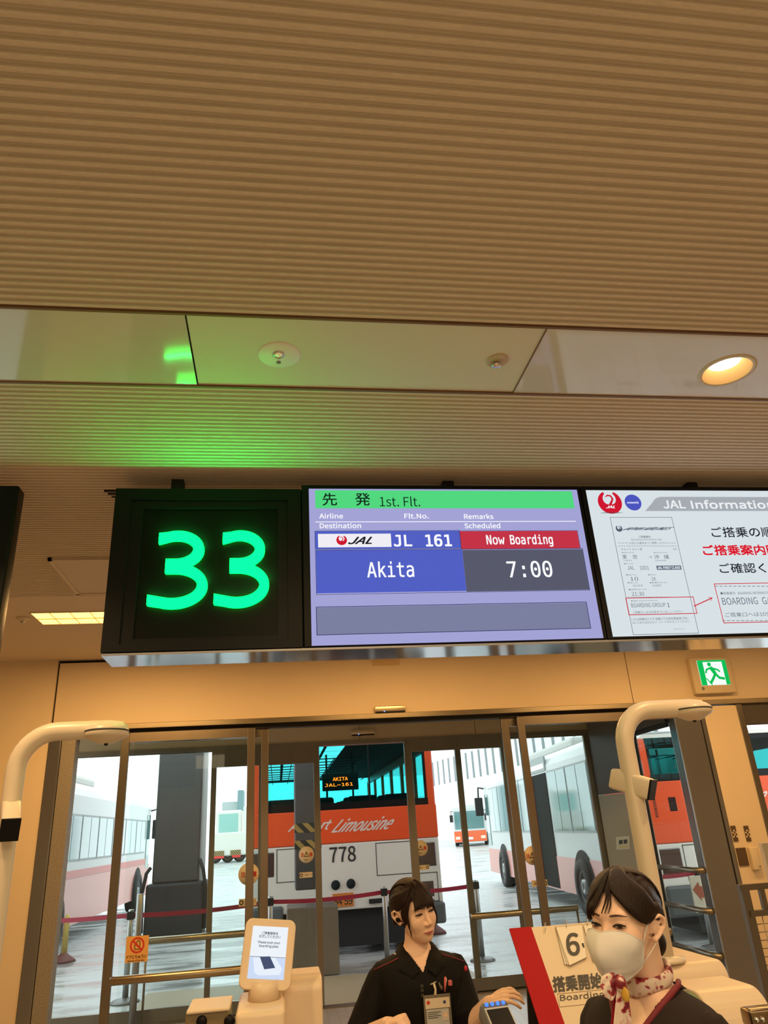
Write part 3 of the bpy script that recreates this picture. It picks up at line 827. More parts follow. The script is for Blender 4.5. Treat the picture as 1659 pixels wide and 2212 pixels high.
# ============================================================ RAILS AND STICKERS ON THE DOORS
def rail(name, x0, x1, z, Y, label, leg=None, group='guard rails at the doors'):
    t = thing(name, label, 'guard rail', ((x0 + x1) / 2, Y, 0), 0, group)
    MB().tube([(x0, Y, z), (x0 + .01, Y, z), (x1 - .01, Y, z), (x1, Y, z)], [.030, .034, .034, .030], n=16).build('bar', M_brass, t)
    if leg is not None:
        MB().tube([(leg, Y, 0), (leg, Y, z - .02)], .012, n=10).build('leg', M_steel, t)
    b = MB()
    for x in (x0 + .12, x1 - .12): b.tube([(x, Y, z), (x, Y + .10, z)], .012, n=8)
    b.build('bracket', M_steel, t)
rail('guard_rail', -1.375, -.20, .675, YA - .06, 'thick satin rail across the left inner glass, nearer of the two on the left')
rail('guard_rail', 2.45, 3.60, .675, YA - .06, 'thick satin rail across the right inner glass')
rail('guard_rail', -1.37, -.125, .765, YB - .12, 'satin rail with a thin leg behind the left inner glass', leg=-1.36)
rail('guard_rail', 2.13, 3.385, .745, YB - .12, 'satin rail with a thin leg inside the right outer doors', leg=3.375)
for z, lab in ((1.15, 'topmost dark rail along the right side glass'), (.80, 'middle dark rail along the right side glass'), (.43, 'lowest dark rail along the right side glass')):
    t = thing('side_rail', lab, 'guard rail', (4.05, 7.9, z), 0, 'dark rails along the side glass')
    MB().tube([(4.06, 7.36, z), (4.06, 8.42, z)], .026, n=12).build('bar', M_dsteel, t)
    MB().tube([(4.06, 7.6, z), (4.11, 7.6, z)], .012, n=8).tube([(4.06, 8.3, z), (4.11, 8.3, z)], .012, n=8).build('bracket', M_dsteel, t)

M_stk = mat('cream_sticker', (.78, .66, .46), .5)
M_red = mat('sign_red', (.62, .04, .03), .5)
M_ink = mat('black_ink', (.03, .03, .03), .5)
def warn(px, py, r, Y, label):
    c = at(px, py, Y)
    t = thing('warning_sticker', label, 'sticker', c, 0, 'round warning stickers on the doors')
    MB().lathe([(0, 0), (r, 0), (r, .0012), (0, .0012)], c, axis='y', n=40).build('disc', M_stk, t)
    m = Multi(); y = Y - .0008
    for ch, u in (('注', -.74), ('意', .38)):
        put_text(m, ch, (c.x + u * r, y, c.z - .24 * r), (.40 * r, 0, 0), (0, 0, .46 * r), .03)
    for b_ in m.parts: b_.build('lettering', M_red, t, recalc=False)
    m = MB()
    for k, (s0, s1) in enumerate(((.42, .32),)):
        o = [(c.x + s0 * r * a, y, c.z + s0 * r * b - .02 * r) for a, b in ((-.9, -.6), (.9, -.6), (0, 1))]
        i = [(c.x + s1 * r * a, y, c.z + s1 * r * b - .02 * r) for a, b in ((-.8, -.5), (.8, -.5), (0, .8))]
        m.add(o + i, [[j, (j + 1) % 3, (j + 1) % 3 + 3, j + 3] for j in range(3)])
    m.box((c.x - .03 * r, y, c.z - .1 * r), (c.x + .03 * r, y + .0004, c.z + .18 * r))
    put_text(m, '自動ドア', (c.x - .3 * r, y, c.z - .72 * r), (.6 * r, 0, 0), (0, 0, .2 * r))
    m.build('symbol', M_ink, t, recalc=False)
warn(662, 1846, .086, YB - .006, 'round warning sticker on the left outer door in front of the dark column')
warn(909, 1832, .083, YB - .006, 'round warning sticker on the right outer door over the bus corner')
warn(537, 1888, .092, YA + .09, 'round warning sticker behind the left pair of posts')
warn(1150, 1848, .083, YA + .09, 'round warning sticker behind the right pair of posts')
def strip(px, py, w, h, Y, flip, label):
    c = at(px, py, Y)
    t = thing('door_sticker', label, 'sticker', c, 0, 'small oblong door stickers')
    MB().box((c.x - w / 2, Y, c.z - h / 2), (c.x + w / 2, Y + .0012, c.z + h / 2)).build('backing', M_stk, t)
    m = MB(); y = Y - .0008; s = -1 if not flip else 1
    m.lathe([(h * .18, 0), (h * .34, 0)], (c.x + s * w * .36, y, c.z), axis='y', n=20, cap=False)
    put_text(m, '自動ドア', (c.x - w * .22 - s * w * .12, y, c.z - h * .2), (w * .52, 0, 0), (0, 0, h * .4))
    m.build('lettering', M_ink, t, recalc=False)
strip(661, 1890, .145, .055, YB - .006, False, 'small oblong sticker on the left outer door below the round one')
strip(914, 1874, .145, .050, YB - .006, True, 'small oblong sticker on the right outer door below the round one')
strip(535, 1949, .155, .060, YA + .09, False, 'small oblong sticker behind the left pair of posts')
strip(1166, 1908, .155, .055, YA + .09, True, 'small oblong sticker behind the right pair of posts')
# do-not-touch sticker
Y = YA + .022
c = at(296, 2050, Y)
t = thing('no_touch_sticker', 'orange do-not-touch sticker with crossed-out hand on the left inner glass', 'sticker', c)
w_, h_ = .185, .195
MB().box((c.x - w_ / 2, Y, c.z - h_ / 2), (c.x + w_ / 2, Y + .001, c.z + h_ / 2)).build('backing', mat('orange_sticker', (.80, .45, .14), .5), t)
cc = (c.x, Y - .001, c.z + .028)
m = MB(); m.lathe([(.046, 0), (.060, 0)], cc, axis='y', n=36, cap=False)
m.prism([(cc[0] - .046, Y - .0012, cc[2] + .034), (cc[0] - .036, Y - .0012, cc[2] + .044), (cc[0] + .046, Y - .0012, cc[2] - .034), (cc[0] + .036, Y - .0012, cc[2] - .044)], (0, .0004, 0)); m.build('red_ring', M_red, t, recalc=False)
m = MB(); yy = Y - .0008
for pts, r in (([(-.018, -.03), (.018, -.03), (.022, .0), (.018, .03), (.008, .036), (.0, .03), (-.008, .02), (-.012, -.002), (-.022, .006), (-.018, -.03)], .003),):
    m.tube([(cc[0] + a, yy, cc[2] + b) for a, b in pts], r, n=6, flat=.03, up=(0, 1, 0), smooth=False)
put_text(m, 'ドアにちゅうい', (c.x - .08, yy, c.z - .070), (.16, 0, 0), (0, 0, .026), .02)
put_text(m, 'Beware of the door', (c.x - .07, yy, c.z - .092), (.14, 0, 0), (0, 0, .015), .02)
m.build('lettering', M_ink, t, recalc=False)
# notice on the solid side wall
a, b = at(1331, 1807, 8.78), at(1360, 1836, 8.66)
nrm = Vector((-.78, -.18, 0)).normalized()
n0 = Vector((3.9, 9.2, 0)); nd = Vector((.2, -.78, 0)).normalized()
t = thing('wall_notice', 'small white notice with two dark pictograms on the panel behind the tall pole', 'notice', (4.0, 8.8, 1.2))
def wl(px, py, off):
    v = ray(px, py); n_ = Vector((-.78, -.2, 0)).normalized(); P = n0 + n_ * off
    return EYE + v * ((P - EYE).dot(n_) / v.dot(n_))
MB().prism([wl(1331, 1808, .002), wl(1360, 1806, .002), wl(1361, 1834, .002), wl(1332, 1836, .002)], -nrm * -.003).build('sheet', mat('notice_white', (.62, .56, .45), .5), t)
m = MB(); m.quad([wl(1337, 1815, .007), wl(1345, 1814, .007), wl(1345, 1823, .007), wl(1337, 1824, .007)]); m.quad([wl(1347, 1814, .007), wl(1355, 1813, .007), wl(1355, 1822, .007), wl(1347, 1823, .007)]); m.build('pictogram', M_ink, t, recalc=False)
m = MB(); m.quad([wl(1336, 1827, .007), wl(1356, 1825, .007), wl(1356, 1830, .007), wl(1336, 1832, .007)]); m.build('yellow_band', mat('notice_yellow', (.6, .5, .2), .5), t, recalc=False)

# ============================================================ OUTSIDE: POSTS AND BELTS
M_post = mat('satin_post', (.42, .42, .42), .3, metal=.9)
M_belt = mat('maroon_belt', (.34, .015, .045), .6)
M_base = mat('post_base', (.22, .22, .22), .4, metal=.5)
def stanchion(x, y, label, belts=(), h=.97):
    t = thing('belt_post', label, 'belt post', (x, y, 0), 0, 'belt posts outside the doors')
    MB().lathe([(0, 0), (.17, 0), (.17, .008), (.14, .028), (.05, .045), (.035, .05), (0, .05)], (x, y, 0), n=32).build('base', M_base, t)
    MB().lathe([(.035, .045), (.035, h - .005), (.03, h), (0, h)], (x, y, 0), n=20).build('pole', M_post, t)
    MB().box((x - .042, y - .042, h - .11), (x + .042, y + .042, h - .02), bev=.006).build('belt_head', M_mblack, t)
    for (x2, y2) in belts:
        d = Vector((x2 - x, y2 - y, 0)); n = Vector((-d.y, d.x, 0)).normalized() * .002
        vs = []; fs = []; k = 10
        for i in range(k + 1):
            f = i / k; q = Vector((x, y, h - .065 - .03 * 4 * f * (1 - f))) + d * f
            vs += [q + Vector((0, 0, -.026)) - n, q + Vector((0, 0, .026)) - n, q + Vector((0, 0, .026)) + n, q + Vector((0, 0, -.026)) + n]
        for i in range(k):
            for j in range(4): fs.append([i * 4 + j, i * 4 + (j + 1) % 4, (i + 1) * 4 + (j + 1) % 4, (i + 1) * 4 + j])
        MB().add(vs, fs).build('belt', M_belt, t)
    return t
p1 = at(584, 1941, 11.0); p2 = at(829, 1917, 11.2)
S0, S1, S2, S3, S4 = (-1.79, 10.56), (p1.x, 11.0), (p2.x, 11.2), (2.73, 11.16), (5.70, 10.5)
stanchion(*S0, 'grey belt post with a round foot beside the do-not-touch sticker', [(-4.4, 11.6), S1])
stanchion(*S1, 'grey belt post left of the dark striped column', [S2])
stanchion(*S2, 'grey belt post behind the head of the woman with the badge', [S3])
stanchion(*S3, 'grey belt post behind the stile of the right outer door')
stanchion(*S4, 'shiny belt post behind the right side glass', [(4.75, 10.6)])
x = at(303, 1937, 9.05).x
t = thing('sensor_post', 'plain grey post inside the vestibule beside the belt post', 'post', (x, 9.05, 0))
MB().lathe([(.036, 0), (.036, 1.21), (.033, 1.215), (0, 1.215)], (x, 9.05, 0), n=20).build('pole', M_post, t)
MB().lathe([(.06, 0), (.06, .01), (.036, .014)], (x, 9.05, 0), n=20).build('flange', M_base, t)
# direction board
a, d = at(1489, 1893, 10.2), at(1580, 1966, 10.2)
t = thing('direction_board', 'cream board with a brown red arrow pointing left, seen through the side glass', 'sign', ((a.x + d.x) / 2, 10.2, 0))
MB().box((a.x, 10.2, d.z), (d.x, 10.225, a.z), bev=.004).build('board', mat('cream_board', (.62, .56, .44), .5), t)
A = lambda px, py: Vector((at(px, py, 10.196).x, 10.196, at(px, py, 10.196).z))
MB().prism([A(1497, 1922), A(1508, 1905), A(1511, 1914), A(1560, 1918), A(1562, 1944), A(1515, 1939), A(1517, 1946)], (0, .003, 0)).build('arrow', mat('arrow_red', (.36, .10, .05), .5), t)
MB().box((d.x - .12, 10.226, 0), (d.x - .08, 10.26, d.z + .25)).box((a.x + .35, 10.05, 0), (d.x, 10.4, .012)).build('stand', M_base, t)

# columns
M_conc = mat('column_concrete', (.17, .15, .12), .7, var=.2, scale=3)
M_col = mat('grey_column_paint', (.085, .085, .09), .35)
def hazard():
    m = bpy.data.materials.new('hazard_stripes'); m.use_nodes = True
    t = m.node_tree; b = t.nodes['Principled BSDF']; b.inputs['Roughness'].default_value = .5
    tc = t.nodes.new('ShaderNodeTexCoord'); mp = t.nodes.new('ShaderNodeMapping'); mp.inputs['Rotation'].default_value = (0, PI / 4, 0)
    wv = t.nodes.new('ShaderNodeTexWave'); wv.bands_direction = 'X'; wv.inputs['Scale'].default_value = 2.6; wv.wave_profile = 'SIN'
    r = t.nodes.new('ShaderNodeValToRGB'); r.color_ramp.interpolation = 'CONSTANT'
    r.color_ramp.elements[0].color = (.03, .03, .03, 1); r.color_ramp.elements[1].color = (.42, .28, .08, 1); r.color_ramp.elements[1].position = .5
    t.links.new(tc.outputs['Object'], mp.inputs['Vector']); t.links.new(mp.outputs['Vector'], wv.inputs['Vector']); t.links.new(wv.outputs['Fac'], r.inputs['Fac']); t.links.new(r.outputs['Color'], b.inputs['Base Color'])
    return m
M_haz = hazard()
t = thing('striped_column', 'dark grey column with two hazard bands and a concrete foot outside the doors', 'column', (.42, 11.4, 0))
MB().box((.235, 11.2, 1.0), (.60, 11.6, 3.6), bev=.02, seg=3).build('shaft', M_col, t)
for a, b in ((1778, 1798), (1815, 1834)):
    z1, z0 = at(660, a, 11.2).z, at(660, b, 11.2).z
    MB().box((.232, 11.196, z0), (.603, 11.3, z1)).build('hazard_band', M_haz, t)
MB().box((.12, 11.08, 0), (.80, 11.8, at(660, 1960, 11.08).z), bev=.02).build('foot', M_conc, t)
t = thing('dark_column', 'broad dark column outside beyond the left inner glass', 'column', (-2.04, 17.4, 0))
MB().box((-2.52, 17, .95), (-1.60, 17.8, 4.2), bev=.03).build('shaft', mat('brown_grey_column', (.055, .05, .045), .4), t)
MB().box((-2.62, 16.9, 0), (-1.48, 17.9, .95), bev=.05).build('foot', mat('rubber_fender', (.02, .02, .02), .6), t)
MB().tube([(-2.66, 16.95, .1), (-2.68, 16.9, .8), (-2.62, 16.9, 1.15), (-2.55, 16.95, 1.25)], .035, n=8).build('cable', M_mblack, t)
MB().tube([(-1.45, 16.95, .1), (-1.44, 16.9, .8), (-1.5, 16.9, 1.15), (-1.58, 16.95, 1.35)], .035, n=8).build('cable', M_mblack, t)
MB().box((-1.62, 17.1, 0), (-1.50, 17.3, 4.2)).build('drain_pipe', mat('pale_pipe', (.5, .5, .5), .5), t)
# bollards
def bollard(x, y, label):
    t = thing('traffic_post', label, 'traffic post', (x, y, 0), 0, 'yellow traffic posts')
    MB().lathe([(0, 0), (.20, 0), (.18, .03), (.07, .11), (.05, .13), (0, .13)], (x, y, 0), n=24).build('base', mat('maroon_rubber', (.16, .05, .04), .6), t)
    MB().lathe([(.05, .12), (.045, .62), (.03, .68), (0, .70)], (x, y, 0), n=16).build('post', mat('dull_yellow', (.58, .44, .12), .5), t)
p = onz(136, 2078, 0); bollard(p.x, p.y, 'yellow traffic post on a maroon foot beyond the speckled jamb')
p = onz(940, 2016, 0); bollard(p.x, p.y, 'yellow traffic post mostly hidden behind the woman with the badge')

# ============================================================ BUSES
M_bwhite = mat('bus_white', (.78, .74, .67), .3, coat=.2)
M_borange = mat('bus_orange', (.84, .095, .025), .35, spec=.3)
M_bred = mat('bus_red', (.62, .085, .05), .25, coat=.5)
M_bpink = mat('bus_salmon', (.66, .20, .15), .28, coat=.2)
M_bside = mat('bus_side_white', (.58, .60, .59), .3, coat=.2)
M_stripe = mat('bus_stripe_red', (.62, .10, .07), .3)
G_teal = glass('teal_bus_glass', (.12, .58, .58), 1.25)
G_side = glass('side_bus_glass', (.25, .78, .78), 1.4)
M_rglass = mat('mirror_window', (.12, .25, .25), .06, coat=.35, spec=.6)
M_tyre = mat('tyre', (.02, .02, .02), .7)
M_hub = mat('wheel_hub', (.35, .35, .35), .35, metal=.6)
M_seam = mat('panel_seam', (.06, .06, .06), .6)
M_dark = mat('dark_interior', (.02, .026, .026), .8, spec=.1)

def wheel(parent, c, r, w, out):
    """tyre and hub facing +-out along local y of the caller's world axis list"""
    ax = Vector(out).normalized()
    rot = Vector((0, 0, 1)).rotation_difference(ax).to_matrix()
    wh = MB().lathe([(r * .55, -w / 2), (r * .95, -w / 2), (r, -w * .35), (r, w * .35), (r * .95, w / 2), (r * .62, w / 2), (r * .55, w * .3)], c, n=40, M=rot).build('wheel', M_tyre, parent)
    h = MB().lathe([(0, w * .1), (r * .15, w * .42), (r * .26, w * .42), (r * .28, w * .15), (r * .5, w * .25), (r * .60, w * .42), (r * .60, -w * .3)], c, n=32, M=rot)
    for k in range(8):
        a = k * PI / 4
        h.sphere(Vector(c) + rot @ Vector((r * .4 * math.cos(a), r * .4 * math.sin(a), w * .24)), r * .05, n=8)
    h.build('hub', M_hub, wh)

def rear_bus(label, X0, X1, Y, zb, zm, zw, zt, L, number=None, slogan=None, axles=2):
    t = thing('airport_bus', label, 'bus', ((X0 + X1) / 2, Y, 0))
    y1 = Y + L
    W = X1 - X0
    low = MB()
    low.box((X0, Y, zb), (X1, Y + .08, zm), bev=.02).box((X0, Y + .05, .45), (X0 + .06, y1, zm)).box((X1 - .06, Y + .05, .45), (X1, y1, zm)).box((X0, y1 - .1, .45), (X1, y1, zm + .3)).box((X0 + .06, Y + .09, 1.0), (X1 - .06, y1 - .1, 1.1))
    low.build('lower_body', M_bwhite, t)
    up = MB()
    up.box((X0 - .004, Y - .012, zm), (X1 + .004, Y + .08, zw), bev=.015)
    for x in (X0, X1 - .15): up.box((x, Y + .0, zw - .02), (x + .15, Y + .09, zt - .05), bev=.03)
    for x in (X0, X1 - .06):
        up.box((x, Y + .05, zm), (x + .06, y1, zw + .02))
        up.box((x, Y + .05, zt - .25), (x + .06, y1, zt - .05))
        for k in range(int(L / 1.5) + 1): up.box((x, Y + .05 + k * 1.5, zw), (x + .06, Y + .17 + k * 1.5, zt - .2))
    up.build('band', M_borange, t)
    MB().prism([(X0, Y, zt - .06), (X0 + .12, Y, zt), (X1 - .12, Y, zt), (X1, Y, zt - .06)], (0, L, 0)).build('roof', M_bwhite, t)
    MB().box((X0 + .12, Y - .005, zw + .0), (X1 - .12, Y + .02, zw + .10)).box((X0 + .12, Y - .005, zt - .13), (X1 - .12, Y + .02, zt - .055)).box((X0 + .13, Y - .004, zw), (X0 + .17, Y + .02, zt - .06)).box((X1 - .17, Y - .004, zw), (X1 - .13, Y + .02, zt - .06)).box(((X0 * .36 + X1 * .64) - .012, Y - .004, zw + .1), ((X0 * .36 + X1 * .64) + .012, Y + .02, zt - .13)).build('window_surround', M_black, t)
    MB().box((X0 + .17, Y + .004, zw + .09), (X1 - .17, Y + .010, zt - .12)).build('rear_window', G_teal, t)
    for x in (X0 + .03, X1 - .03):
        MB().box((x - .003, Y + .17, zw + .02), (x + .003, y1 - .1, zt - .25)).build('side_windows', G_side, t)
    MB().box((X0 + .06, y1 - .06, zw - .2), (X1 - .06, y1 - .05, zt - .1)).build('windscreen', G_side, t)
    # cabin: seats, luggage racks, light panels
    MB().box((X0 + .06, Y + .09, zt - .10), (X1 - .06, y1 - .1, zt - .07)).build('cabin_ceiling', M_dark, t)
    lt = MB()
    for k in range(int((L - 1.2) / .85)):
        for cx in (X0 + W * .06, X0 + W * .18, X0 + W * .30, X0 + W * .42): lt.box((cx, Y + .3 + k * .85, zt - .112), (cx + W * .100, Y + 1.0 + k * .85, zt - .101))
    lt.build('light_panels', glow('cabin_light', (.45, .95, 1.0), 1.7), t)
    for k in range(min(6, int((L - 1.2) / .95))):
        for cx in (.08, .29, .54, .75):
            MB().box((X0 + W * cx, Y + .7 + k * .95, zw - .6), (X0 + W * (cx + .17), Y + .82 + k * .95, zw + .22 + .02 * (k % 2)), bev=.05, seg=3).build('seat_back', M_dark, t)
    ba = MB()
    for k in range(min(10, int((L - .6) / .6))):
        ba.box((X0 + .1, Y + .35 + k * .6, zt - .30 - .0 * k), (X0 + W * .62, Y + .37 + k * .6, zt - .285))
    for cx in (.1, .22, .34, .46, .58, .72, .82): ba.box((X0 + W * cx, Y + .3, zt - .30), (X0 + W * cx + .012, Y + min(6.4, L - .3), zt - .285))
    for cx in (.44, .60): ba.tube([(X0 + W * cx, Y + 1.6, zw), (X0 + W * cx, Y + 1.6, zt - .1)], .018, n=8)
    ba.build('luggage_rack', M_dark, t)
    if slogan:
        for s, px0, px1, b0, b1 in slogan:
            m = MB(); put_text(m, s, (px0, Y - .015, b0), (px1 - px0, 0, 0), (0, 0, b1 - b0), .02, .22)
            m.build('slogan', mat('faded_white', (.78, .64, .56), .5), t, recalc=False)
    # lamps, hatches, bumper
    M_smoke = mat('smoked_lamp', (.06, .03, .03), .15, coat=1)
    for x in (X0 + .03, X1 - .39): MB().box((x, Y - .006, zm - .42), (x + .34, Y + .02, zm - .06), bev=.02).build('lamp_cluster', M_smoke, t)
    for z_ in (zm - .72, zm - .98):
        MB().box((X1 - .33, Y - .006, z_ - .12), (X1 - .13, Y + .02, z_ + .10), bev=.01).build('tail_lamp', M_smoke, t)
    sm = MB()
    def outline(a, b, c, d):
        for p, q in (((a, c), (a + .012, d)), ((b - .012, c), (b, d)), ((a, c), (b, c + .012)), ((a, d - .012), (b, d))): sm.box((p[0], Y - .003, p[1]), (q[0], Y + .01, q[1]))
    outline(X1 - 1.02, X1 - .45, zm - .50, zm - .03); outline(X0 + .40, X0 + 1.0, zm - .50, zm - .03); outline(X1 - .40, X1 - .06, zb + .02, zm - .50)
    sm.build('seams', M_seam, t)
    MB().box((X0 + .02, Y - .05, .32), (X0 + .5, Y + .1, zb + .12), bev=.04).build('bumper', mat('grey_bumper', (.10, .11, .11), .4), t)
    MB().box((X1 - .40, Y - .06, .32), (X1 + .02, Y + .1, .62), bev=.04).build('bumper', mat('grey_bumper', (.10, .11, .11), .4), t)
    MB().box((X0 + .5, Y + .12, .10), (X1 - .42, Y + 1.6, 1.0)).build('underbus_dark', M_mblack, t)  # matt black block standing in for the dark under the bus
    for x in (X0 + .25, X1 - .25):
        if axles == 0: continue
        if axles == 1: wheel(t, (x, Y + 1.7, .5), .5, .3, (1 if x > (X0 + X1) / 2 else -1, 0, 0)); continue
        wheel(t, (x, Y + 2.6, .5), .5, .3, (1 if x > (X0 + X1) / 2 else -1, 0, 0)); wheel(t, (x, y1 - 2.2, .5), .5, .3, (1 if x > (X0 + X1) / 2 else -1, 0, 0))
    if number:
        m = MB()
        for s, a, b, c_, d_ in number: put_text(m, s, (a, Y - .006, c_), (b - a, 0, 0), (0, 0, d_ - c_), .012)
        m.build('fleet_number', M_ink, t, recalc=False)
    return t
Y = 12.6
zb, zm, zw = at(741, 1966, Y).z, at(741, 1821, Y).z, at(741, 1748, Y).z
X0, X1 = -.42, at(946, 1800, Y).x
P = lambda px, py: at(px, py, Y)
b778 = rear_bus('orange and white airport bus numbered 778 parked beyond the open doors', X0, X1, Y, zb, zm, zw, 3.13, 9.0,
    number=[('778', P(712, 1845).x, P(768, 1845).x, P(740, 1862).z, P(740, 1829).z)],
    slogan=[('Airport', P(627, 1780).x, P(712, 1780).x, P(670, 1800).z, P(670, 1772).z), ('Limousine', P(728, 1780).x, P(849, 1780).x, P(790, 1794).z, P(790, 1766).z)])
for px, py in ((725, 1912), (758, 1909)):
    q = P(px, py); MB().lathe([(.07, 0), (.06, -.03), (.025, -.05), (0, -.05)], (q.x, Y, q.z), axis='y', n=20).build('filler_cap', M_dark, b778)
a, d = P(718, 1931), P(764, 1957)
MB().box((a.x, Y - .02, d.z), (d.x, Y, a.z), bev=.004).build('number_plate', mat('plate_orange', (.62, .20, .03), .5), b778)
m = MB(); put_text(m, '54 59', (a.x + .02, Y - .022, d.z + .03), (d.x - a.x - .04, 0, 0), (0, 0, (a.z - d.z) * .5), .02); m.build('plate_digits', M_ink, b778, recalc=False)
a, d = P(797, 1942), P(825, 1950)
MB().box((a.x, Y - .04, d.z), (d.x, Y + .01, a.z), bev=.008).build('handle', M_mblack, b778)
MB().box((P(755, 2020).x, Y + .3, .22), (P(822, 2020).x, Y + .4, .30)).build('yellow_beam', mat('dull_yellow', (.58, .44, .12), .5), b778)
a, d = at(696, 1672, Y + .3), at(775, 1705, Y + .3)
ld = MB().box((a.x, Y + .3, d.z), (d.x, Y + .36, a.z), bev=.01).build('destination_display', M_mblack, b778)
for s, x0, y0, x1, y1 in (('AKITA', 719, 1678, 751, 1687), ('JAL−161', 702, 1690, 762, 1700)):
    m = MB(); u, v = at(x0, y1, Y + .297), at(x1, y0, Y + .297); put_text(m, s, (u.x, Y + .297, u.z), (v.x - u.x, 0, 0), (0, 0, v.z - u.z), 0, font='mono')
    m.build('display_lettering', glow('amber_led', (24., 1.1, .05), 1.0), ld, recalc=False)

def side_bus(label, front, near, Hh, s, skirt_m, L, W=2.5, winz=(1.62, 2.52), skirt=(.32, 1.12), doors=(), wheels=(2.4, 8.6), band=None, ac=True, front_glass=True):
    """bus standing along a line: front corner, direction towards its tail, visible flank on side s of local y"""
    f = Vector((front[0], front[1], 0)); d = Vector((near[0] - front[0], near[1] - front[1], 0)).normalized()
    rz = math.atan2(d.y, d.x)
    t = thing('airport_bus', label, 'bus', f, rz)
    Mx = mtx(t)
    ys = -s
    def bx(mb, a, b, **k): return mb.box(a, b, M=Mx, **k)
    bd = MB()
    prof = [(0, .32), (0, Hh - .28), (.06, Hh - .10), (.22, Hh), (W - .22, Hh), (W - .06, Hh - .10), (W, Hh - .28), (W, .32)]
    ends = [0, .10, .0]
    pts = [Mx @ Vector((0, ys * y, z)) for y, z in prof]
    bd.prism(pts, Mx.to_3x3() @ Vector((L, 0, 0)))
    bd.build('body', M_bside, t, bevel=.05)
    sk = MB(); bx(sk, (-.01, -s * -.012, skirt[0]), (L + .01, -s * .03, skirt[1]))
    bx(sk, (-.015, s * .01, skirt[0]), (.03, -s * (W + .01), skirt[1]))
    sk.build('skirt', skirt_m, t)
    if band:
        q = MB(); bx(q, (.4, s * .014, band[0]), (L - .5, -s * .02, band[1])); q.build('stripe', M_stripe, t)
    n = int((L - 1.2) / 1.45)
    for k in range(n):
        a = .9 + k * 1.45
        if any(a < q1 and a + 1.35 > q0 for q0, q1 in doors): continue
        m = MB(); bx(m, (a - .03, s * .008, winz[0] - .04), (a + 1.38, -s * .02, winz[1] + .04)); fr = m.build('window', mat('grey_frame', (.33, .36, .36), .4), t)
        m = MB(); bx(m, (a, s * .014, winz[0]), (a + .655, -s * .01, winz[1])); bx(m, (a + .695, s * .014, winz[0]), (a + 1.35, -s * .01, winz[1])); m.build('pane', M_rglass, fr)
    for q0, q1 in doors:
        m = MB(); bx(m, (q0, s * .016, skirt[0] + .03), (q1, -s * .03, winz[1] + .02)); dr = m.build('doorway', M_dark, t)
        m = MB(); bx(m, (q0 - .10, s * .05, skirt[0]), (q0 + .02, -s * .02, winz[1] + .02)); m.build('door_leaf', M_bred, dr)
        m = MB(); bx(m, (q0 - .05, s * .02, winz[1] + .06), (q1 + .05, -s * .02, winz[1] + .36)); m.build('door_sign_box', mat('grey_frame', (.33, .36, .36), .4), dr)
        m = MB(); bx(m, (q0 + .05, s * .03, winz[1] + .12), (q1 - .05, s * .015, winz[1] + .22)); m.build('door_sign_lamp', glow('white_led', (1, .95, .95), 1.6), dr)
    for a in wheels:
        m = MB()
        arc = [(a + .66 * math.cos(u), .45 + .66 * math.sin(u)) for u in [PI * i / 16 for i in range(17)]] + [(a - .66, .30), (a + .66, .30)]
        m.prism([Mx @ Vector((p[0], s * .016, p[1])) for p in arc], Mx.to_3x3() @ Vector((0, -s * .03, 0))); m.build('wheel_arch', M_mblack, t)
        wheel(t, Mx @ Vector((a, -s * .06, .48)), .48, .30, Mx.to_3x3() @ Vector((0, s, 0)))
        wheel(t, Mx @ Vector((a, -s * (W - .1), .48)), .48, .30, Mx.to_3x3() @ Vector((0, -s, 0)))
    if front_glass:
        m = MB(); bx(m, (-.02, -s * .12, 1.30), (.02, -s * (W - .12), Hh - .35), bev=.0); m.build('windscreen', M_rglass, t)
        m = MB(); bx(m, (-.03, -s * .1, .55), (.0, -s * .45, .75)); bx(m, (-.03, -s * (W - .45), .55), (.0, -s * (W - .1), .75)); m.build('headlamp', M_lens, t)
        m = MB(); bx(m, (-.03, -s * .9, .5), (.0, -s * 1.5, .68)); m.build('number_plate', M_white, t)
        m = MB(); bx(m, (.2, s * .016, 1.05), (.62, -s * .02, 2.5)); m.build('quarter_window', M_rglass, t)
    for yy in (.12, -(W + .12)):
        m = MB(); m.tube([Mx @ Vector((.05, s * 0 if yy > 0 else -s * W, Hh - .35)), Mx @ Vector((-.25, s * yy, Hh - .3)), Mx @ Vector((-.35, s * yy, Hh - .6))], .025, n=8)
        bx(m, (-.42, s * (yy - .13), Hh - 1.15), (-.32, s * (yy + .13), Hh - .6), bev=.03); m.build('mirror', M_mblack, t)
    if ac:
        m = MB(); bx(m, (L * .45, -s * .35, Hh - .02), (L * .8, -s * (W - .35), Hh + .22), bev=.08); m.build('roof_unit', mat('roof_grey', (.55, .55, .52), .5), t)
    return t
Y2 = 11.0
zq = lambda px, py: at(px, py, Y2).z
b2 = rear_bus('orange and white bus seen through the side glass on the right', at(1374, 1600, Y2).x, at(1374, 1600, Y2).x + 2.55, Y2, zq(1432, 1936), zq(1414, 1824), zq(1437, 1687), zq(1430, 1585), 1.5, axles=0,
    slogan=[('Limousine', 6.4, at(1655, 1718, Y2).x, zq(1650, 1730), zq(1650, 1702))])
g = MB(); a, d = at(1408, 1725, Y2), at(1422, 1765, Y2)
for k in range(9): g.box((a.x, Y2 - .016, d.z + k * (a.z - d.z) / 9), (d.x, Y2, d.z + (k + .5) * (a.z - d.z) / 9))
g.build('vent_grille', M_mblack, b2)
a, d = at(1441, 1722, Y2), at(1464, 1752, Y2)
MB().box((a.x, Y2 - .016, d.z), (d.x, Y2, a.z), bev=.01).build('black_hatch', M_black, b2)
a, d = at(1401, 1692, Y2), at(1416, 1706, Y2)
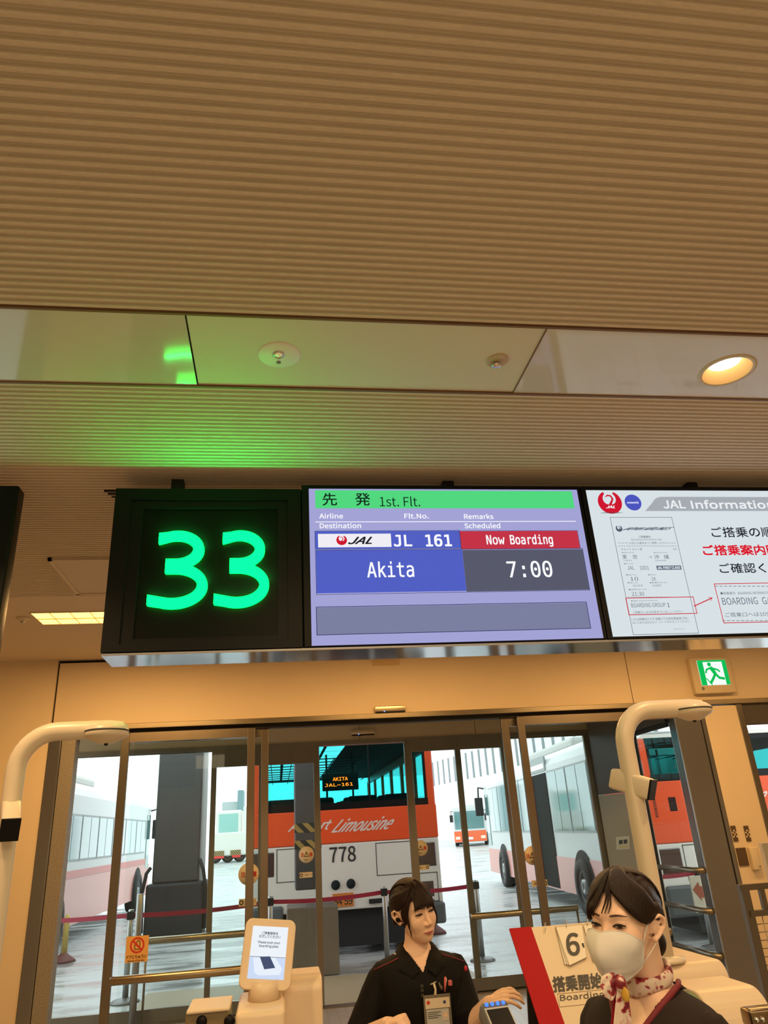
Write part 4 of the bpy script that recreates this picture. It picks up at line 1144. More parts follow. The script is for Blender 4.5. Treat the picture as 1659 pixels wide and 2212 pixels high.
MB().box((a.x, Y2 - .015, d.z), (d.x, Y2, a.z)).build('yellow_label', mat('lime_label', (.55, .6, .06), .5), b2)

side_bus('white and salmon bus side seen through the far left glass', (-3.88, 25.3), (-4.10, 13.5), 2.98, 1, M_bpink, 13.0, wheels=(1.7, 9.5), winz=(1.5, 2.3), skirt=(.32, 1.15), band=(1.16, 1.3))
side_bus('white and salmon bus with an open door behind the right pair of posts', (6.57, 24.6), (5.62, 13.2), 3.05, -1, M_bpink, 11.4, doors=((6.75, 8.0),), wheels=(2.3, 9.86), winz=(1.45, 2.62), skirt=(.30, .95))
p = onz(984, 1830, 0)
dv = Vector((.28, 1)).normalized()
side_bus('small far orange red bus facing the doors between the two right stiles', (p.x, p.y), (p.x + dv.x * 5, p.y + dv.y * 5), 3.0, 1, mat('far_bus_red', (.80, .13, .04), .4), 10.0, W=2.6, skirt=(.35, 1.15), winz=(1.35, 2.4))

# loader truck in the distance
p = onz(492, 1864, 0); Yt = p.y
q = lambda px, py, dy=0.0: at(px, py, Yt + dy)
t = thing('service_truck', 'distant white airport truck with hazard stripes behind the dark column', 'truck', (p.x, Yt, 0))
a, d = q(460, 1800), q(533, 1846)
MB().box((a.x, Yt, d.z), (d.x, Yt + 6, a.z), bev=.1).build('chassis_body', M_bwhite, t)
a2 = q(466, 1752); d2 = q(522, 1802)
MB().box((a2.x, Yt + .3, d2.z), (d2.x, Yt + 2.5, a2.z), bev=.15).build('cab', M_bwhite, t)
MB().box((a2.x + .25, Yt + .28, d2.z + .1), (d2.x - .3, Yt + .35, a2.z - .25)).build('windscreen', mat('pale_teal_glass', (.30, .55, .50), .1), t)
MB().box((d2.x + .1, Yt + .2, d2.z), (d2.x + .35, Yt + .5, a2.z + .2)).build('mast', M_bwhite, t)
hb = MB()
for x0, x1 in ((452, 463), (462, 484), (498, 520)): MB().box((q(x0, 1843).x, Yt - .1, q(480, 1850).z), (q(x1, 1843).x, Yt, q(480, 1838).z)).build('hazard_bumper', M_haz, t)
hb = MB()
for x0, x1 in ((462, 484), (502, 520)): MB().box((q(x0, 1843).x, Yt - .12, q(480, 1854).z), (q(x1, 1843).x, Yt, q(480, 1849).z)).build('tail_lamp', mat('lamp_red', (.75, .03, .03), .3), t)
for px in (463, 490, 516): wheel(t, (q(px, 1860).x, Yt + 1.0, .5), .5, .4, (0, -1, 0))

# terminal with slit windows, far towers
A3, B3 = at(925, 1700, 95), at(1300, 1640, 56)
d3 = Vector((B3.x - A3.x, B3.y - A3.y, 0)); rz = math.atan2(d3.y, d3.x); Lb = d3.length
t = thing('terminal_building', 'pale terminal building with a row of slit windows behind the buses', 'building', (A3.x, A3.y, 0), rz)
Mx = mtx(t)
MB().box((-2, 0, 0), (Lb + 14, 8, 5.0), M=Mx).box((-2, .3, 5.0), (Lb + 14, 8, 14), M=Mx).build('facade', mat('terminal_white', (.80, .82, .82), .6), t)
zs0, zs1 = at(950, 1702, 93).z, at(950, 1664, 93).z
for k in range(30):
    x0 = 1.2 + k * (Lb / 22)
    MB().box((x0, .26, zs0 + .3), (x0 + .42, .5, zs1 + 1.0), M=Mx).build('slit_window', mat('slit_dark', (.16, .19, .20), .4), t)
t = thing('distant_tower', 'tiny grey airport buildings on the skyline behind the truck', 'building', (at(500, 1800, 120).x, 120, 0))
a, d = at(480, 1733, 120), at(515, 1862, 120); MB().box((a.x, 120, 0), (d.x, 126, a.z)).build('block', mat('far_block_grey', (.52, .56, .56), .7), t)  # plain grey block, one even colour
a, d = at(514, 1708, 120), at(524, 1862, 120); MB().box((a.x, 119, 0), (d.x, 124, a.z)).build('tower', mat('far_tower_teal', (.22, .34, .36), .7), t)

# ============================================================ GATE EQUIPMENT
M_gate = mat('gate_plastic', (.78, .63, .47), .4)
M_pole = mat('pole_cream', (.74, .64, .50), .35)
def camera_pole(X, Yp, zt, x_end, r, label, box_c, box_d, base_z=0.0):
    t = thing('camera_pole', label, 'camera pole', (X, Yp, base_z), 0, 'curved camera poles')
    R = .135
    pts = [(X, Yp, base_z + .02), (X, Yp, base_z + .25), (X, Yp, zt - R)]
    for i in range(1, 10):
        a = PI / 2 * i / 9
        pts.append((X + R - R * math.cos(a), Yp, zt - R + R * math.sin(a)))
    pts += [(x_end - .07, Yp, zt), (x_end - .02, Yp, zt), (x_end, Yp, zt)]
    MB().tube(pts, [r] * (len(pts) - 2) + [r * .8, r * .3], n=20).build('pole', M_pole, t)
    MB().lathe([(0, 0), (.075, 0), (.075, .012), (.04, .02)], (X, Yp, base_z), n=28).build('foot', M_pole, t)
    hc = (x_end - .073, Yp - .01, zt - .012)
    hd = MB().lathe([(0, .028), (.060, .026), (.078, .012), (.080, -.012), (.074, -.018), (.03, -.040), (0, -.042)], hc, n=36).build('head', M_pole, t)
    MB().lathe([(.0805, .006), (.0812, .003), (.0805, 0)], hc, n=36).build('head_seam', M_seam, hd)
    MB().sphere((hc[0], hc[1], hc[2] - .042), .008, n=10).build('lens', M_mblack, hd)
    d = Vector(box_d).normalized()
    ux = d.cross(Vector((0, 0, 1))).normalized(); uz = ux.cross(d).normalized()
    Mb = Matrix((ux, d, uz)).transposed().to_4x4(); Mb.translation = Vector(box_c)
    bx = MB(); bx.box((-.032, -.085, -.04), (.032, .085, .04), bev=.012, seg=3, M=Mb); bo = bx.build('camera_box', M_pole, t)
    f = MB(); f.box((-.031, .080, -.039), (.031, .088, .039), M=Mb); f.build('camera_window', M_black, bo)
    return t
pX = at(27, 1712, 3.0).x; pz = at(147, 1579, 3.0).z
c1 = at(22, 1768, 2.95)
camera_pole(pX, 3.0, pz, at(276, 1575, 3.0).x, .034, 'curved cream camera pole at the left edge', c1, (.30, -.80, -.45))
qX = at(1396, 1858, 3.0).x; qz = at(1423, 1532, 3.0).z
c2 = at(1365, 1693, 3.0)
camera_pole(qX, 3.0, qz, at(1528, 1538, 3.0).x, .037, 'curved cream camera pole in front of the right glass', c2, (.66, -.72, -.36), base_z=1.186)

def profile_unit(name, label, x0, x1, yb, yf, zt, zd, r=.10, group=None, cat='boarding gate'):
    """narrow gate cabinet: flat top, rounded front shoulder, straight back"""
    t = thing(name, label, cat, ((x0 + x1) / 2, (yb + yf) / 2, 0), 0, group)
    pr = [(yb, 0), (yb, zt - .015), (yb - .015, zt)]
    n = 10
    for i in range(n + 1):
        a = PI / 2 - (PI / 2 - .15) * i / n
        pr.append((yf + r - r * math.cos(PI / 2 - a) * 1.0 if False else yf + r - r * math.sin(PI / 2 * i / n), zt - r + r * math.cos(PI / 2 * i / n)))
    pr += [(yf - .03, 0)]
    MB().prism([(x0, y, z) for y, z in pr], (x1 - x0, 0, 0)).build('cabinet', M_gate, t, bevel=.006)
    return t, pr
# left scanner gate: tower, deck, tablet
tl, _ = profile_unit('scanner_gate', 'cream gate cabinet behind the upright tablet', .02, .172, 3.62, 3.36, 1.185, 0, r=.05)
MB().box((-.15, 3.10, 0), (.028, 3.50, 1.135), bev=.018, seg=3).build('deck', M_gate, tl)
MB().box((-.156, 3.12, 0.96), (-.149, 3.48, 1.09)).build('green_strip', glow('green_strip', (.15, .9, .25), .6), tl)
# bottom left reader box
a, d = at(400, 2192, 3.1), at(520, 2212, 3.1)
t = thing('reader_box', 'dark gate box with two black round windows left of the tablet', 'reader', ((a.x + d.x) / 2, 3.1, 0))
MB().box((a.x, 3.1, 0), (d.x - .04, 3.3, a.z + .004), bev=.01).build('case', mat('olive_case', (.20, .15, .08), .4), t)
MB().box((a.x + .004, 3.09, a.z), (d.x - .038, 3.30, a.z + .012), bev=.005).build('lid', M_gate, t)
for px in (435, 495):
    q = at(px, 2208, 3.09); MB().lathe([(0, -.004), (.018, -.004), (.020, .01)], (q.x, 3.1, q.z), axis='y', n=24).build('window', M_black, t)
# tablet
Yt = 3.28
P0 = (at(513, 2138, Yt) + at(628, 2140, Yt)) / 2; P1 = (at(528, 1988, Yt + .05) + at(645, 1982, Yt + .05)) / 2
v = (P1 - P0); hT = v.length; vz = v.normalized(); vx = Vector((1, .05, .0)); vx = (vx - vz * vx.dot(vz)).normalized(); vn = vx.cross(vz)
if vn.y > 0: vn = -vn
wT = (at(632, 2060, Yt + .03) - at(521, 2062, Yt + .03)).length
t = thing('tablet_terminal', 'cream upright tablet showing a boarding pass scanning notice', 'tablet', (P0.x, P0.y, 1.135))
C0 = (P0 + P1) / 2
Mt = Matrix((vx, vz, -vn)).transposed().to_4x4() if False else Matrix(((vx.x, vz.x, vn.x, C0.x), (vx.y, vz.y, vn.y, C0.y), (vx.z, vz.z, vn.z, C0.z), (0, 0, 0, 1)))
def rrect(w, h, r, n=8):
    o = []
    for cx, cy, a0 in ((w / 2 - r, h / 2 - r, 0), (-w / 2 + r, h / 2 - r, 90), (-w / 2 + r, -h / 2 + r, 180), (w / 2 - r, -h / 2 + r, 270)):
        for i in range(n + 1):
            a = math.radians(a0 + 90 * i / n); o.append((cx + r * math.cos(a), cy + r * math.sin(a)))
    return o
T = lambda x, y, z: Mt @ Vector((x, y, z))
MB().prism([T(x, y, 0) for x, y in rrect(wT, hT, .028)], T(0, 0, -.028) - T(0, 0, 0)).build('shell', M_gate, t, bevel=.004)
sw, sh = wT * .70, hT * .74
SC = MB().quad([T(-sw / 2, -sh / 2 + .004, .0008), T(sw / 2, -sh / 2 + .004, .0008), T(sw / 2, sh / 2 + .004, .0008), T(-sw / 2, sh / 2 + .004, .0008)]).build('screen', glow('tablet_white', srgb(238, 243, 250), 1.0), t)
def tt(m, s, cx, cy, w, h, b=0): put_text(m, s, T(cx - w / 2, cy - h / 2, .0016), T(w, 0, 0) - T(0, 0, 0), T(0, h, 0) - T(0, 0, 0), b)
m = Multi()
for s, cy, w, h in (('ご搭乗媒体を', .37, .46, .042), ('かざしてください', .305, .60, .044), ('Please scan your', .185, .62, .046), ('boarding pass', .115, .54, .046)): tt(m, s, 0, sh * cy * 1.0 + .004, sw * w, hT * h, .02)
for b_ in m.parts: b_.build('lettering', glow('tablet_ink', srgb(60, 66, 84)), t, recalc=False)
m = MB()
m.quad([T(-sw / 2, -.012, .0014), T(sw / 2, -.012, .0014), T(sw / 2, -.0105, .0014), T(-sw / 2, -.0105, .0014)])
m.build('divider', glow('tablet_ink', srgb(60, 66, 84)), t, recalc=False)
m = MB(); m.quad([T(-sw / 2, -sh / 2 + .004, .0012), T(sw / 2, -sh / 2 + .004, .0012), T(sw / 2, -.013, .0012), T(-sw / 2, -.013, .0012)]); m.build('picture', glow('tablet_blue', srgb(206, 220, 246)), t, recalc=False)
m = MB(); q = sh * .45
m.quad([T(-sw * .40, -q * .20, .0014), T(sw * .22, -q * .16, .0014), T(sw * .44, -q * .62, .0014), T(sw * .38, -q * .86, .0014), T(-sw * .20, -q * .92, .0014), T(-sw * .32, -q * .80, .0014)]); m.build('pictured_reader', glow('tablet_pale', srgb(232, 240, 252)), t, recalc=False)
m = MB(); m.quad([T(-sw * .22, -q * .14, .0018), T(sw * .06, -q * .11, .0018), T(sw * .24, -q * .58, .0018), T(-sw * .06, -q * .66, .0018)]); ph = m.build('pictured_phone', glow('tablet_phone', srgb(72, 82, 112)), t, recalc=False)
MB().tube([(P0.x + .0, P0.y + .03, 1.136), (P0.x, P0.y + .03, P0.z + .03)], [.062, .055], n=28).build('neck', M_gate, t)

# right scanner gates
tr, _ = profile_unit('scanner_gate', 'cream gate cabinet with a green line beside the masked woman', 1.35, 1.56, 2.86, 2.58, 1.155, 0, r=.10)
xg = 1.347
m = MB(); pa = [(2.835, .7), (2.835, 1.125), (2.82, 1.137), (2.69, 1.137)] + [(2.69 - .085 * math.sin(PI / 2 * i / 6), 1.052 + .085 * math.cos(PI / 2 * i / 6)) for i in range(1, 7)] + [(2.6, .8)]
m.tube([(xg, y, z) for y, z in pa], .006, n=6); m.build('green_line', mat('green_line', (.22, .40, .16), .4, emit=(.2, .8, .25), estr=.12), tr)
MB().box((1.346, 2.63, .93), (1.35, 2.70, 1.03)).build('green_symbol', mat('green_symbol', (.35, .55, .28), .4), tr)
MB().box((1.36, 2.30, 0), (1.56, 2.58, 1.03), bev=.015, seg=3).build('deck', M_gate, tr)
MB().box((1.50, 2.29, 1.03), (1.545, 2.60, 1.045), bev=.005).build('deck_rail', mat('bronze_plate', (.16, .11, .07), .4, metal=.6), tr)
m = MB(); put_text(m, 'Touch here', (1.40, 2.38, 1.0312), (.09, 0, 0), (0, .03, 0)); m.build('deck_lettering', M_red, tr, recalc=False)
MB().sphere((1.38, 2.50, 1.045), (.02, .02, .025)).build('deck_knob', M_gate, tr)
profile_unit('scanner_gate', 'farther cream gate cabinet at the foot of the right camera pole', 1.36, 1.62, 3.42, 2.91, 1.185, 0, r=.06)
# metal latch at the lower right corner
a = at(1608, 2176, 2.2)
t = thing('gate_latch', 'dark bronze latch block at the lower right corner', 'latch', (a.x, 2.2, a.z - .05))
MB().box((a.x, 2.18, a.z - .045), (a.x + .14, 2.23, a.z - .003), bev=.008, seg=3).build('block', mat('bronze_block', (.22, .16, .10), .25, metal=.9), t)
for dx in (.015, .032): MB().sphere((a.x + dx, 2.178, a.z - .026), .007, n=10).build('stud', M_chrome, t)
MB().box((a.x + .07, 2.19, .0), (a.x + .11, 2.22, a.z - .04)).build('post', M_dsteel, t)
# wire rack and notice board by the right wall
Yr = 4.5
a, b, c_ = at(1606, 1912, Yr), at(1617, 1968, Yr), at(1640, 2130, Yr)
t = thing('wire_rack', 'dark metal frame with wire mesh at the right edge', 'rack', (a.x + .3, Yr, 0))
f = MB(); f.box((a.x - .02, Yr, 0), (a.x + .03, Yr + .04, a.z)).box((a.x + .60, Yr, 0), (a.x + .64, Yr + .04, a.z)).box((a.x - .022, Yr + .003, a.z - .03), (a.x + .642, Yr + .037, a.z + .002)).box((a.x - .0, Yr - .01, b.z - .03), (a.x + .638, Yr + .033, b.z)).box((a.x, Yr + .004, c_.z - .1), (a.x + .636, Yr + .036, c_.z))
f.box((a.x + .10, Yr + .006, b.z), (a.x + .13, Yr + .031, a.z - .004))
f.build('frame', M_dsteel, t)
m = MB()
for k in range(13): m.tube([(a.x + .03 + k * .048, Yr + .01, c_.z), (a.x + .03 + k * .048, Yr + .01, b.z - .02)], .0028, n=6)
for k in range(9): m.tube([(a.x + .03, Yr + .014, c_.z + .01 + k * (b.z - c_.z) / 9), (a.x + .60, Yr + .014, c_.z + .01 + k * (b.z - c_.z) / 9)], .0028, n=6)
m.build('mesh', M_brass, t)
a, d = at(1646, 1822, 5.2), at(1654, 2010, 5.2)
t = thing('notice_board', 'pale framed notice board cut off by the right edge', 'notice board', (a.x + .2, 5.2, 0))
MB().box((a.x, 5.2, d.z), (a.x + .04, 5.24, a.z)).box((a.x - .002, 5.203, a.z - .05), (a.x + .502, 5.237, a.z + .002)).box((a.x + .46, 5.2, 0), (a.x + .5, 5.24, a.z)).build('frame', mat('pale_frame', (.62, .56, .44), .4), t)
MB().box((a.x + .03, 5.215, d.z), (a.x + .47, 5.235, a.z - .04)).build('sheet', M_wall, t)

# handheld style code reader on its stand
Yc = 2.62
a, b = at(1036, 2173, Yc), at(1093, 2160, Yc)
t = thing('code_reader', 'grey desktop code reader with four blue lights in front of the badge wearer', 'code reader', ((a.x + b.x) / 2, Yc, 1.0))
cR = at(1068, 2166, Yc + .03)
uy = Vector((.10, -.80, -.62)).normalized(); ux = Vector((1, .12, 0)); ux = (ux - uy * ux.dot(uy)).normalized(); un = ux.cross(uy)
if un.z < 0: un = -un
Mr = Matrix(((ux.x, uy.x, un.x, cR.x), (ux.y, uy.y, un.y, cR.y), (ux.z, uy.z, un.z, cR.z), (0, 0, 0, 1)))
MB().box((-.046, -.012, -.06), (.046, .15, .0), bev=.014, seg=3, M=Mr).build('case', mat('slate_case', (.12, .12, .14), .35), t)
MB().box((-.036, .022, -.002), (.036, .085, .0015), M=Mr).build('window', M_black, t)
MB().box((-.040, .016, -.002), (.040, .092, .0008), M=Mr).build('window_surround', mat('pale_surround', (.5, .5, .5), .4), t)
MB().box((-.045, .105, -.02), (.045, .15, .002), bev=.004, M=Mr).build('front_lip', mat('slate_lip', (.30, .28, .27), .4), t)
for k in range(4):
    MB().sphere(Mr @ Vector((-.028 + k * .0187, .004, .0)), .0062, n=12).build('indicator', glow('blue_indicator', (.05, .16, 1.0), 2.2), t)
MB().tube([Mr @ Vector((0, .08, -.055)), (cR.x, Yc - .05, 1.06), (cR.x, Yc - .05, .98)], .03, n=12).build('stand', M_mblack, t)
tb = thing('gate_desk', 'gate desk below the code reader at the bottom edge', 'desk', (cR.x, Yc, 0))
MB().box((cR.x - .18, Yc - .22, .0), (cR.x + .09, Yc + .10, .98), bev=.012).build('body', M_gate, tb)

# boarding time board
Yb = 2.85
xy = lambda px, py: ray(px, py).x / ray(px, py).y
K0 = at(1100, 2006, Yb)
Kb = at(1165, 2212, K0.x / xy(1165, 2212))
vdn = (Kb - K0).normalized()
bx_ = Vector((1, 0, 0)); bn = bx_.cross(vdn).normalized()
if bn.y > 0: bn = -bn
def onb(px, py, off=0.0):
    v = ray(px, py); P = K0 + bn * off
    return EYE + v * ((P - EYE).dot(bn) / v.dot(bn))
def bq(m, pts, off): m.quad([onb(x, y, off) for x, y in pts])
t = thing('boarding_board', 'white and red boarding time board with ring-bound date cards behind the masked woman', 'sign board', (K0.x + .35, K0.y, 0))
Wb, Hb = .50, .52
c0 = K0
MB().prism([c0, c0 + bx_ * Wb, c0 + bx_ * Wb + vdn * Hb, c0 + vdn * Hb], bn * -.008).build('board', mat('board_cream', (.76, .63, .47), .5, spec=.2), t, bevel=.004)
rw = (at(1147, 2002, Yb).x - K0.x)
MB().prism([c0 + bn * .001, c0 + bx_ * rw + bn * .001, c0 + bx_ * rw + vdn * Hb + bn * .001, c0 + vdn * Hb + bn * .001], bn * -.006).build('red_band', mat('board_red', (.40, .004, .010), .5, spec=.15), t)
lg = MB(); p = c0 + bx_ * .03 + bn * -.012
ft = Vector((p.x, p.y + .25, 0)); lg.prism([p + vdn * .10, p + bx_ * (Wb - .06) + vdn * .10, Vector((p.x + Wb - .06, ft.y, 0)), ft], (0, .012, 0)); 
lg.build('rear_leg', M_mblack, t)
fl = MB(); e0 = c0 + vdn * Hb; fl.box((e0.x, e0.y - .01, 0), (e0.x + .04, e0.y + .02, e0.z + .02)).box((e0.x + Wb - .04, e0.y - .01, 0), (e0.x + Wb, e0.y + .02, e0.z + .02)); fl.build('front_leg', M_mblack, t)
def tb_text(m, s, p_bl, p_br, p_tl, off, bold):
    O, A_, B_ = onb(*p_bl, off), onb(*p_br, off), onb(*p_tl, off)
    put_text(m, s, O, A_ - O, B_ - O, bold)
sc = lambda x, y: (1080 + x / 3.95, 1860 + y / 3.95)
m = Multi()
tb_text(m, '搭乗開始時刻', sc(462, 1118), sc(1090, 1060), sc(446, 990), .0015, .03)
tb_text(m, 'Boarding Time', sc(516, 1208), sc(1130, 1152), sc(510, 1140), .0015, .006)
for b_ in m.parts: b_.build('lettering', M_ink, t, recalc=False)
m = MB(); pts = [sc(488, 1134), sc(1160, 1068), sc(1180, 1178), sc(510, 1244)]
for i in range(4):
    p, q = onb(*pts[i], .001), onb(*pts[(i + 1) % 4], .001); m.tube([p, q], .0006, n=4)
m.build('label_outline', mat('thin_line', (.40, .30, .20), .5), t)
M_card = mat('card_white', (.80, .72, .60), .5)
for k, dr in enumerate(((-26, 6), (-12, 3), (0, 0))):
    m = MB(); cs = [sc(476 + dr[0] * .2, 562), sc(700, 540), sc(742 + dr[0], 820 + dr[1]), sc(592 + dr[0] * 1.5, 892 - dr[1])]
    m.prism([onb(x, y, .003 + .002 * k) for x, y in cs], bn * .0012); o = m.build('date_card', M_card, t)
    m = MB()
    for i in range(4): m.tube([onb(*cs[i], .0045 + .002 * k), onb(*cs[(i + 1) % 4], .0045 + .002 * k)], .0006, n=4)
    m.build('card_edge', mat('thin_line', (.40, .30, .20), .5), o)
m = MB(); cs = [sc(712, 545), sc(960, 515), sc(1040, 825), sc(792, 856)]
m.prism([onb(x, y, .004) for x, y in cs], bn * .0012); o = m.build('date_card', M_card, t)
m = MB()
for i in range(4): m.tube([onb(*cs[i], .0056), onb(*cs[(i + 1) % 4], .0056)], .0006, n=4)
m.build('card_edge', mat('thin_line', (.40, .30, .20), .5), o)
m = MB()
tb_text(m, '6', sc(578, 806), sc(684, 798), sc(560, 620), .0105, .02)
m.tube([onb(*sc(706, 705), .0105), onb(*sc(716, 735), .0105)], [.0035, .002], n=8)
tb_text(m, '3', sc(790, 806), sc(905, 796), sc(762, 610), .0062, .025)
m.build('date_figures', M_ink, t, recalc=False)
for i, (x, y) in enumerate(((385, 575), (565, 552), (745, 528), (925, 505))):
    p = onb(*sc(x, y + 8), .0); m = MB(); cr = []
    for j in range(15):
        a = 2 * PI * j / 14
        cr.append(p - vdn * (.004 - .017 * math.cos(a)) * 1.0 + bn * (.017 * math.sin(a)) + bx_ * (.006 * math.cos(a) * -1))
    m.tube(cr, .0014, n=6); m.build('ring', M_chrome, t)

# ============================================================ PEOPLE
def smin(a, b, k):
    h = np.clip(.5 + .5 * (b - a) / k, 0, 1)
    return b * (1 - h) + a * h - k * h * (1 - h)
def ell(P, c, r):
    q = (P - np.array(c)) / np.array(r)
    k0 = np.linalg.norm(q, axis=-1); k1 = np.linalg.norm(q / np.array(r), axis=-1)
    return k0 * (k0 - 1) / np.maximum(k1, 1e-9)
def cap_(P, a, b, r0, r1):
    a = np.array(a); b = np.array(b); d = b - a
    t = np.clip(((P - a) @ d) / (d @ d), 0, 1)
    return np.linalg.norm(P - a - t[..., None] * d, axis=-1) - (r0 + (r1 - r0) * t)
def head_sdf(P, nose=True):
    P = np.asarray(P, float)
    Q = P.copy(); Q[..., 0] = np.abs(Q[..., 0])
    d = ell(Q, (0, .014, .030), (.0735, .092, .083))
    d = smin(d, ell(Q, (0, -.030, -.028), (.060, .060, .082)), .03)
    d = smin(d, ell(Q, (0, -.040, -.072), (.044, .044, .038)), .03)
    d = smin(d, ell(Q, (0, -.068, -.099), (.017, .016, .013)), .022)
    d = smin(d, ell(Q, (.037, -.060, -.032), (.024, .022, .026)), .02)
    d = smin(d, cap_(Q, (0, -.080, .022), (.036, -.070, .022), .013, .011), .016)
    # eye sockets, lids, nose, lips
    s = ell(Q, (.032, -.103, .000), (.021, .020, .014))
    k = .012; h = np.clip(.5 - .5 * (s + d) / k, 0, 1); d = d * (1 - h) + (-s) * h + k * h * (1 - h)
    d = smin(d, ell(Q, (.0315, -.0735, -.001), (.0145, .0125, .0105)), .006)
    n = smin(cap_(Q, (0, -.084, .004), (0, -.105, -.037), .0065, .0088), ell(Q, (.0105, -.097, -.041), (.0075, .0085, .0070)), .006)
    if not nose: return d
    d = smin(d, n, .009)
    d = smin(d, cap_(Q, (0, -.0935, -.0665), (.016, -.088, -.069), .0052, .0028), .006)
    d = smin(d, cap_(Q, (0, -.0925, -.0755), (.014, -.087, -.0735), .0062, .003), .006)
    return d
def surf(o, d, off=0.0, far=.25, nose=True):
    """first point of the head met from outside, coming in along the line o + t d"""
    o = np.array(o, float); d = np.array(d, float); d /= np.linalg.norm(d)
    t = np.linspace(far, 0, 500)
    v = head_sdf(o + t[:, None] * d, nose)
    i = int(np.argmax(v < off))
    a, b = t[max(i - 1, 0)], t[i]
    for _ in range(12):
        m = (a + b) / 2
        if head_sdf((o + m * d)[None], nose)[0] < off: b = m
        else: a = m
    return o + b * d
def face_pt(x, z, off=.0006):
    return Vector(surf((x, 0, z), (0, -1, 0), off))
def out_pt(x, y, z, off):
    c = np.array((0, .0, .02 if z > .02 else z))
    return Vector(surf(c, np.array((x, y, z)) - c + np.array((0, 0, 1e-6)), off))
def grid_faces(nu, nv, wrap=False):
    fs = []
    for i in range(nv - 1):
        for j in range(nu if wrap else nu - 1):
            j2 = (j + 1) % nu
            fs.append([i * nu + j, i * nu + j2, (i + 1) * nu + j2, (i + 1) * nu + j])
    return fs
_head = None
def head_geo():
    global _head
    if _head is None:
        nu, nv = 150, 120
        th = np.linspace(0, 2 * PI, nu, endpoint=False) - PI / 2
        th = th + .45 * np.sin(2 * (th + PI / 2)) * .0
        ph = np.linspace(.015, PI - .015, nv)
        T, Ph = np.meshgrid(th, ph)
        D = np.stack([np.cos(T) * np.sin(Ph), np.sin(T) * np.sin(Ph), np.cos(Ph)], -1).reshape(-1, 3)
        c = np.array((0, -.012, -.012))
        a = np.zeros(len(D)); b = np.full(len(D), .22)
        ts = np.linspace(.22, .02, 120)
        hit = np.zeros(len(D), bool); lo = np.zeros(len(D)); hi = np.full(len(D), .22)
        for t in ts:
            ins = (head_sdf(c + D * t) < 0) & ~hit
            lo[ins] = t; hi[ins] = t + ts[0] - ts[1]; hit |= ins
        for _ in range(14):
            m = (lo + hi) / 2; ins = head_sdf(c + D * m[:, None]) < 0
            lo = np.where(ins, m, lo); hi = np.where(ins, hi, m)
        V = c + D * lo[:, None]
        fs = grid_faces(nu, nv, True) + [list(range(nu))[::-1], [(nv - 1) * nu + j for j in range(nu)]]
        _head = ([Vector(v) for v in V], fs)
    return _head
def add_ear(mb, s):
    rim = [(s * .069, -.006, -.020), (s * .073, -.012, -.002), (s * .078, -.006, .016), (s * .084, .008, .022), (s * .087, .020, .014), (s * .085, .024, -.002), (s * .080, .017, -.018), (s * .074, .008, -.030), (s * .070, .000, -.036)]
    mb.tube(rim, [.004, .0045, .0048, .005, .005, .0048, .0048, .006, .006], n=8)
    mb.sphere((s * .074, .008, -.004), (.006, .015, .020), n=12)
    mb.sphere((s * .073, .004, -.033), (.006, .007, .008), n=10)
    mb.tube([(s * .078, .012, .010), (s * .078, .014, -.004), (s * .074, .006, -.016)], [.003, .004, .004], n=6)
def limb(mb, pts, rad, n=16):
    P = [Vector(p) for p in pts]
    # rounded ends, subdivided smoothly
    out, rr = [], []
    for i in range(len(P) - 1):
        for k in range(5):
            f = k / 5; out.append(P[i].lerp(P[i + 1], f)); rr.append(rad[i] + (rad[i + 1] - rad[i]) * f)
    out.append(P[-1]); rr.append(rad[-1])
    d0, d1 = (out[1] - out[0]).normalized(), (out[-1] - out[-2]).normalized()
    a = [out[0] - d0 * rad[0] * s for s in (.95, .7)]; b = [out[-1] + d1 * rad[-1] * s for s in (.7, .95)]
    mb.tube(a + out + b, [rad[0] * .3, rad[0] * .72] + rr + [rad[-1] * .72, rad[-1] * .3], n=n)
def add_hand(mb, wrist, d, palm, side, curl=(35, 45, 30), spread=6, sc=1.0, thumb=(30, 25)):
    """palm, four unequal bent fingers and a thumb leaving the side of the palm; palm = direction the palm faces, side = direction of the thumb"""
    d = Vector(d).normalized(); palm = Vector(palm); palm = (palm - d * palm.dot(d)).normalized(); s = Vector(side); s = (s - d * s.dot(d) - palm * s.dot(palm)).normalized()
    W = Vector(wrist)
    kn = []
    for k, (o, l) in enumerate(((.030, .088), (.010, .091), (-.010, .087), (-.029, .079))):
        kn.append(W + d * l * sc + s * o * sc)
        limb(mb, [W + s * o * .55 * sc + d * .008 * sc, W + d * l * .6 * sc + s * o * .9 * sc, kn[-1]], [.0125 * sc, .0130 * sc, .0105 * sc], n=10)
    limb(mb, [W - d * .02 * sc, W + d * .02 * sc], [.022 * sc, .023 * sc], n=12)
    for k, ls in enumerate(((.040, .024, .020), (.044, .028, .021), (.041, .026, .021), (.032, .020, .018))):
        a = 0; p = kn[k]; pts = [p]; fd = (d + s * math.tan(math.radians(spread * (1.5 - k)))).normalized()
        for j in range(3):
            a += curl[j] * (1 + .12 * k)
            q = fd * math.cos(math.radians(a)) + palm * math.sin(math.radians(a))
            p = p + q * ls[j] * sc; pts.append(p)
        limb(mb, pts, [.0095 * sc, .0088 * sc, .0080 * sc, .0066 * sc], n=10)
    t0 = W + d * .022 * sc + s * .022 * sc
    q1 = (d * .62 + s * .70 + palm * .30).normalized(); q2 = (d * .85 + s * math.sin(math.radians(thumb[0])) + palm * .35).normalized(); q3 = (d * .9 + palm * math.sin(math.radians(thumb[1])) + s * .05).normalized()
    p1 = t0 + q1 * .040 * sc; p2 = p1 + q2 * .032 * sc; p3 = p2 + q3 * .024 * sc
    limb(mb, [t0, p1, p2, p3], [.0145 * sc, .0115 * sc, .0098 * sc, .0072 * sc], n=10)
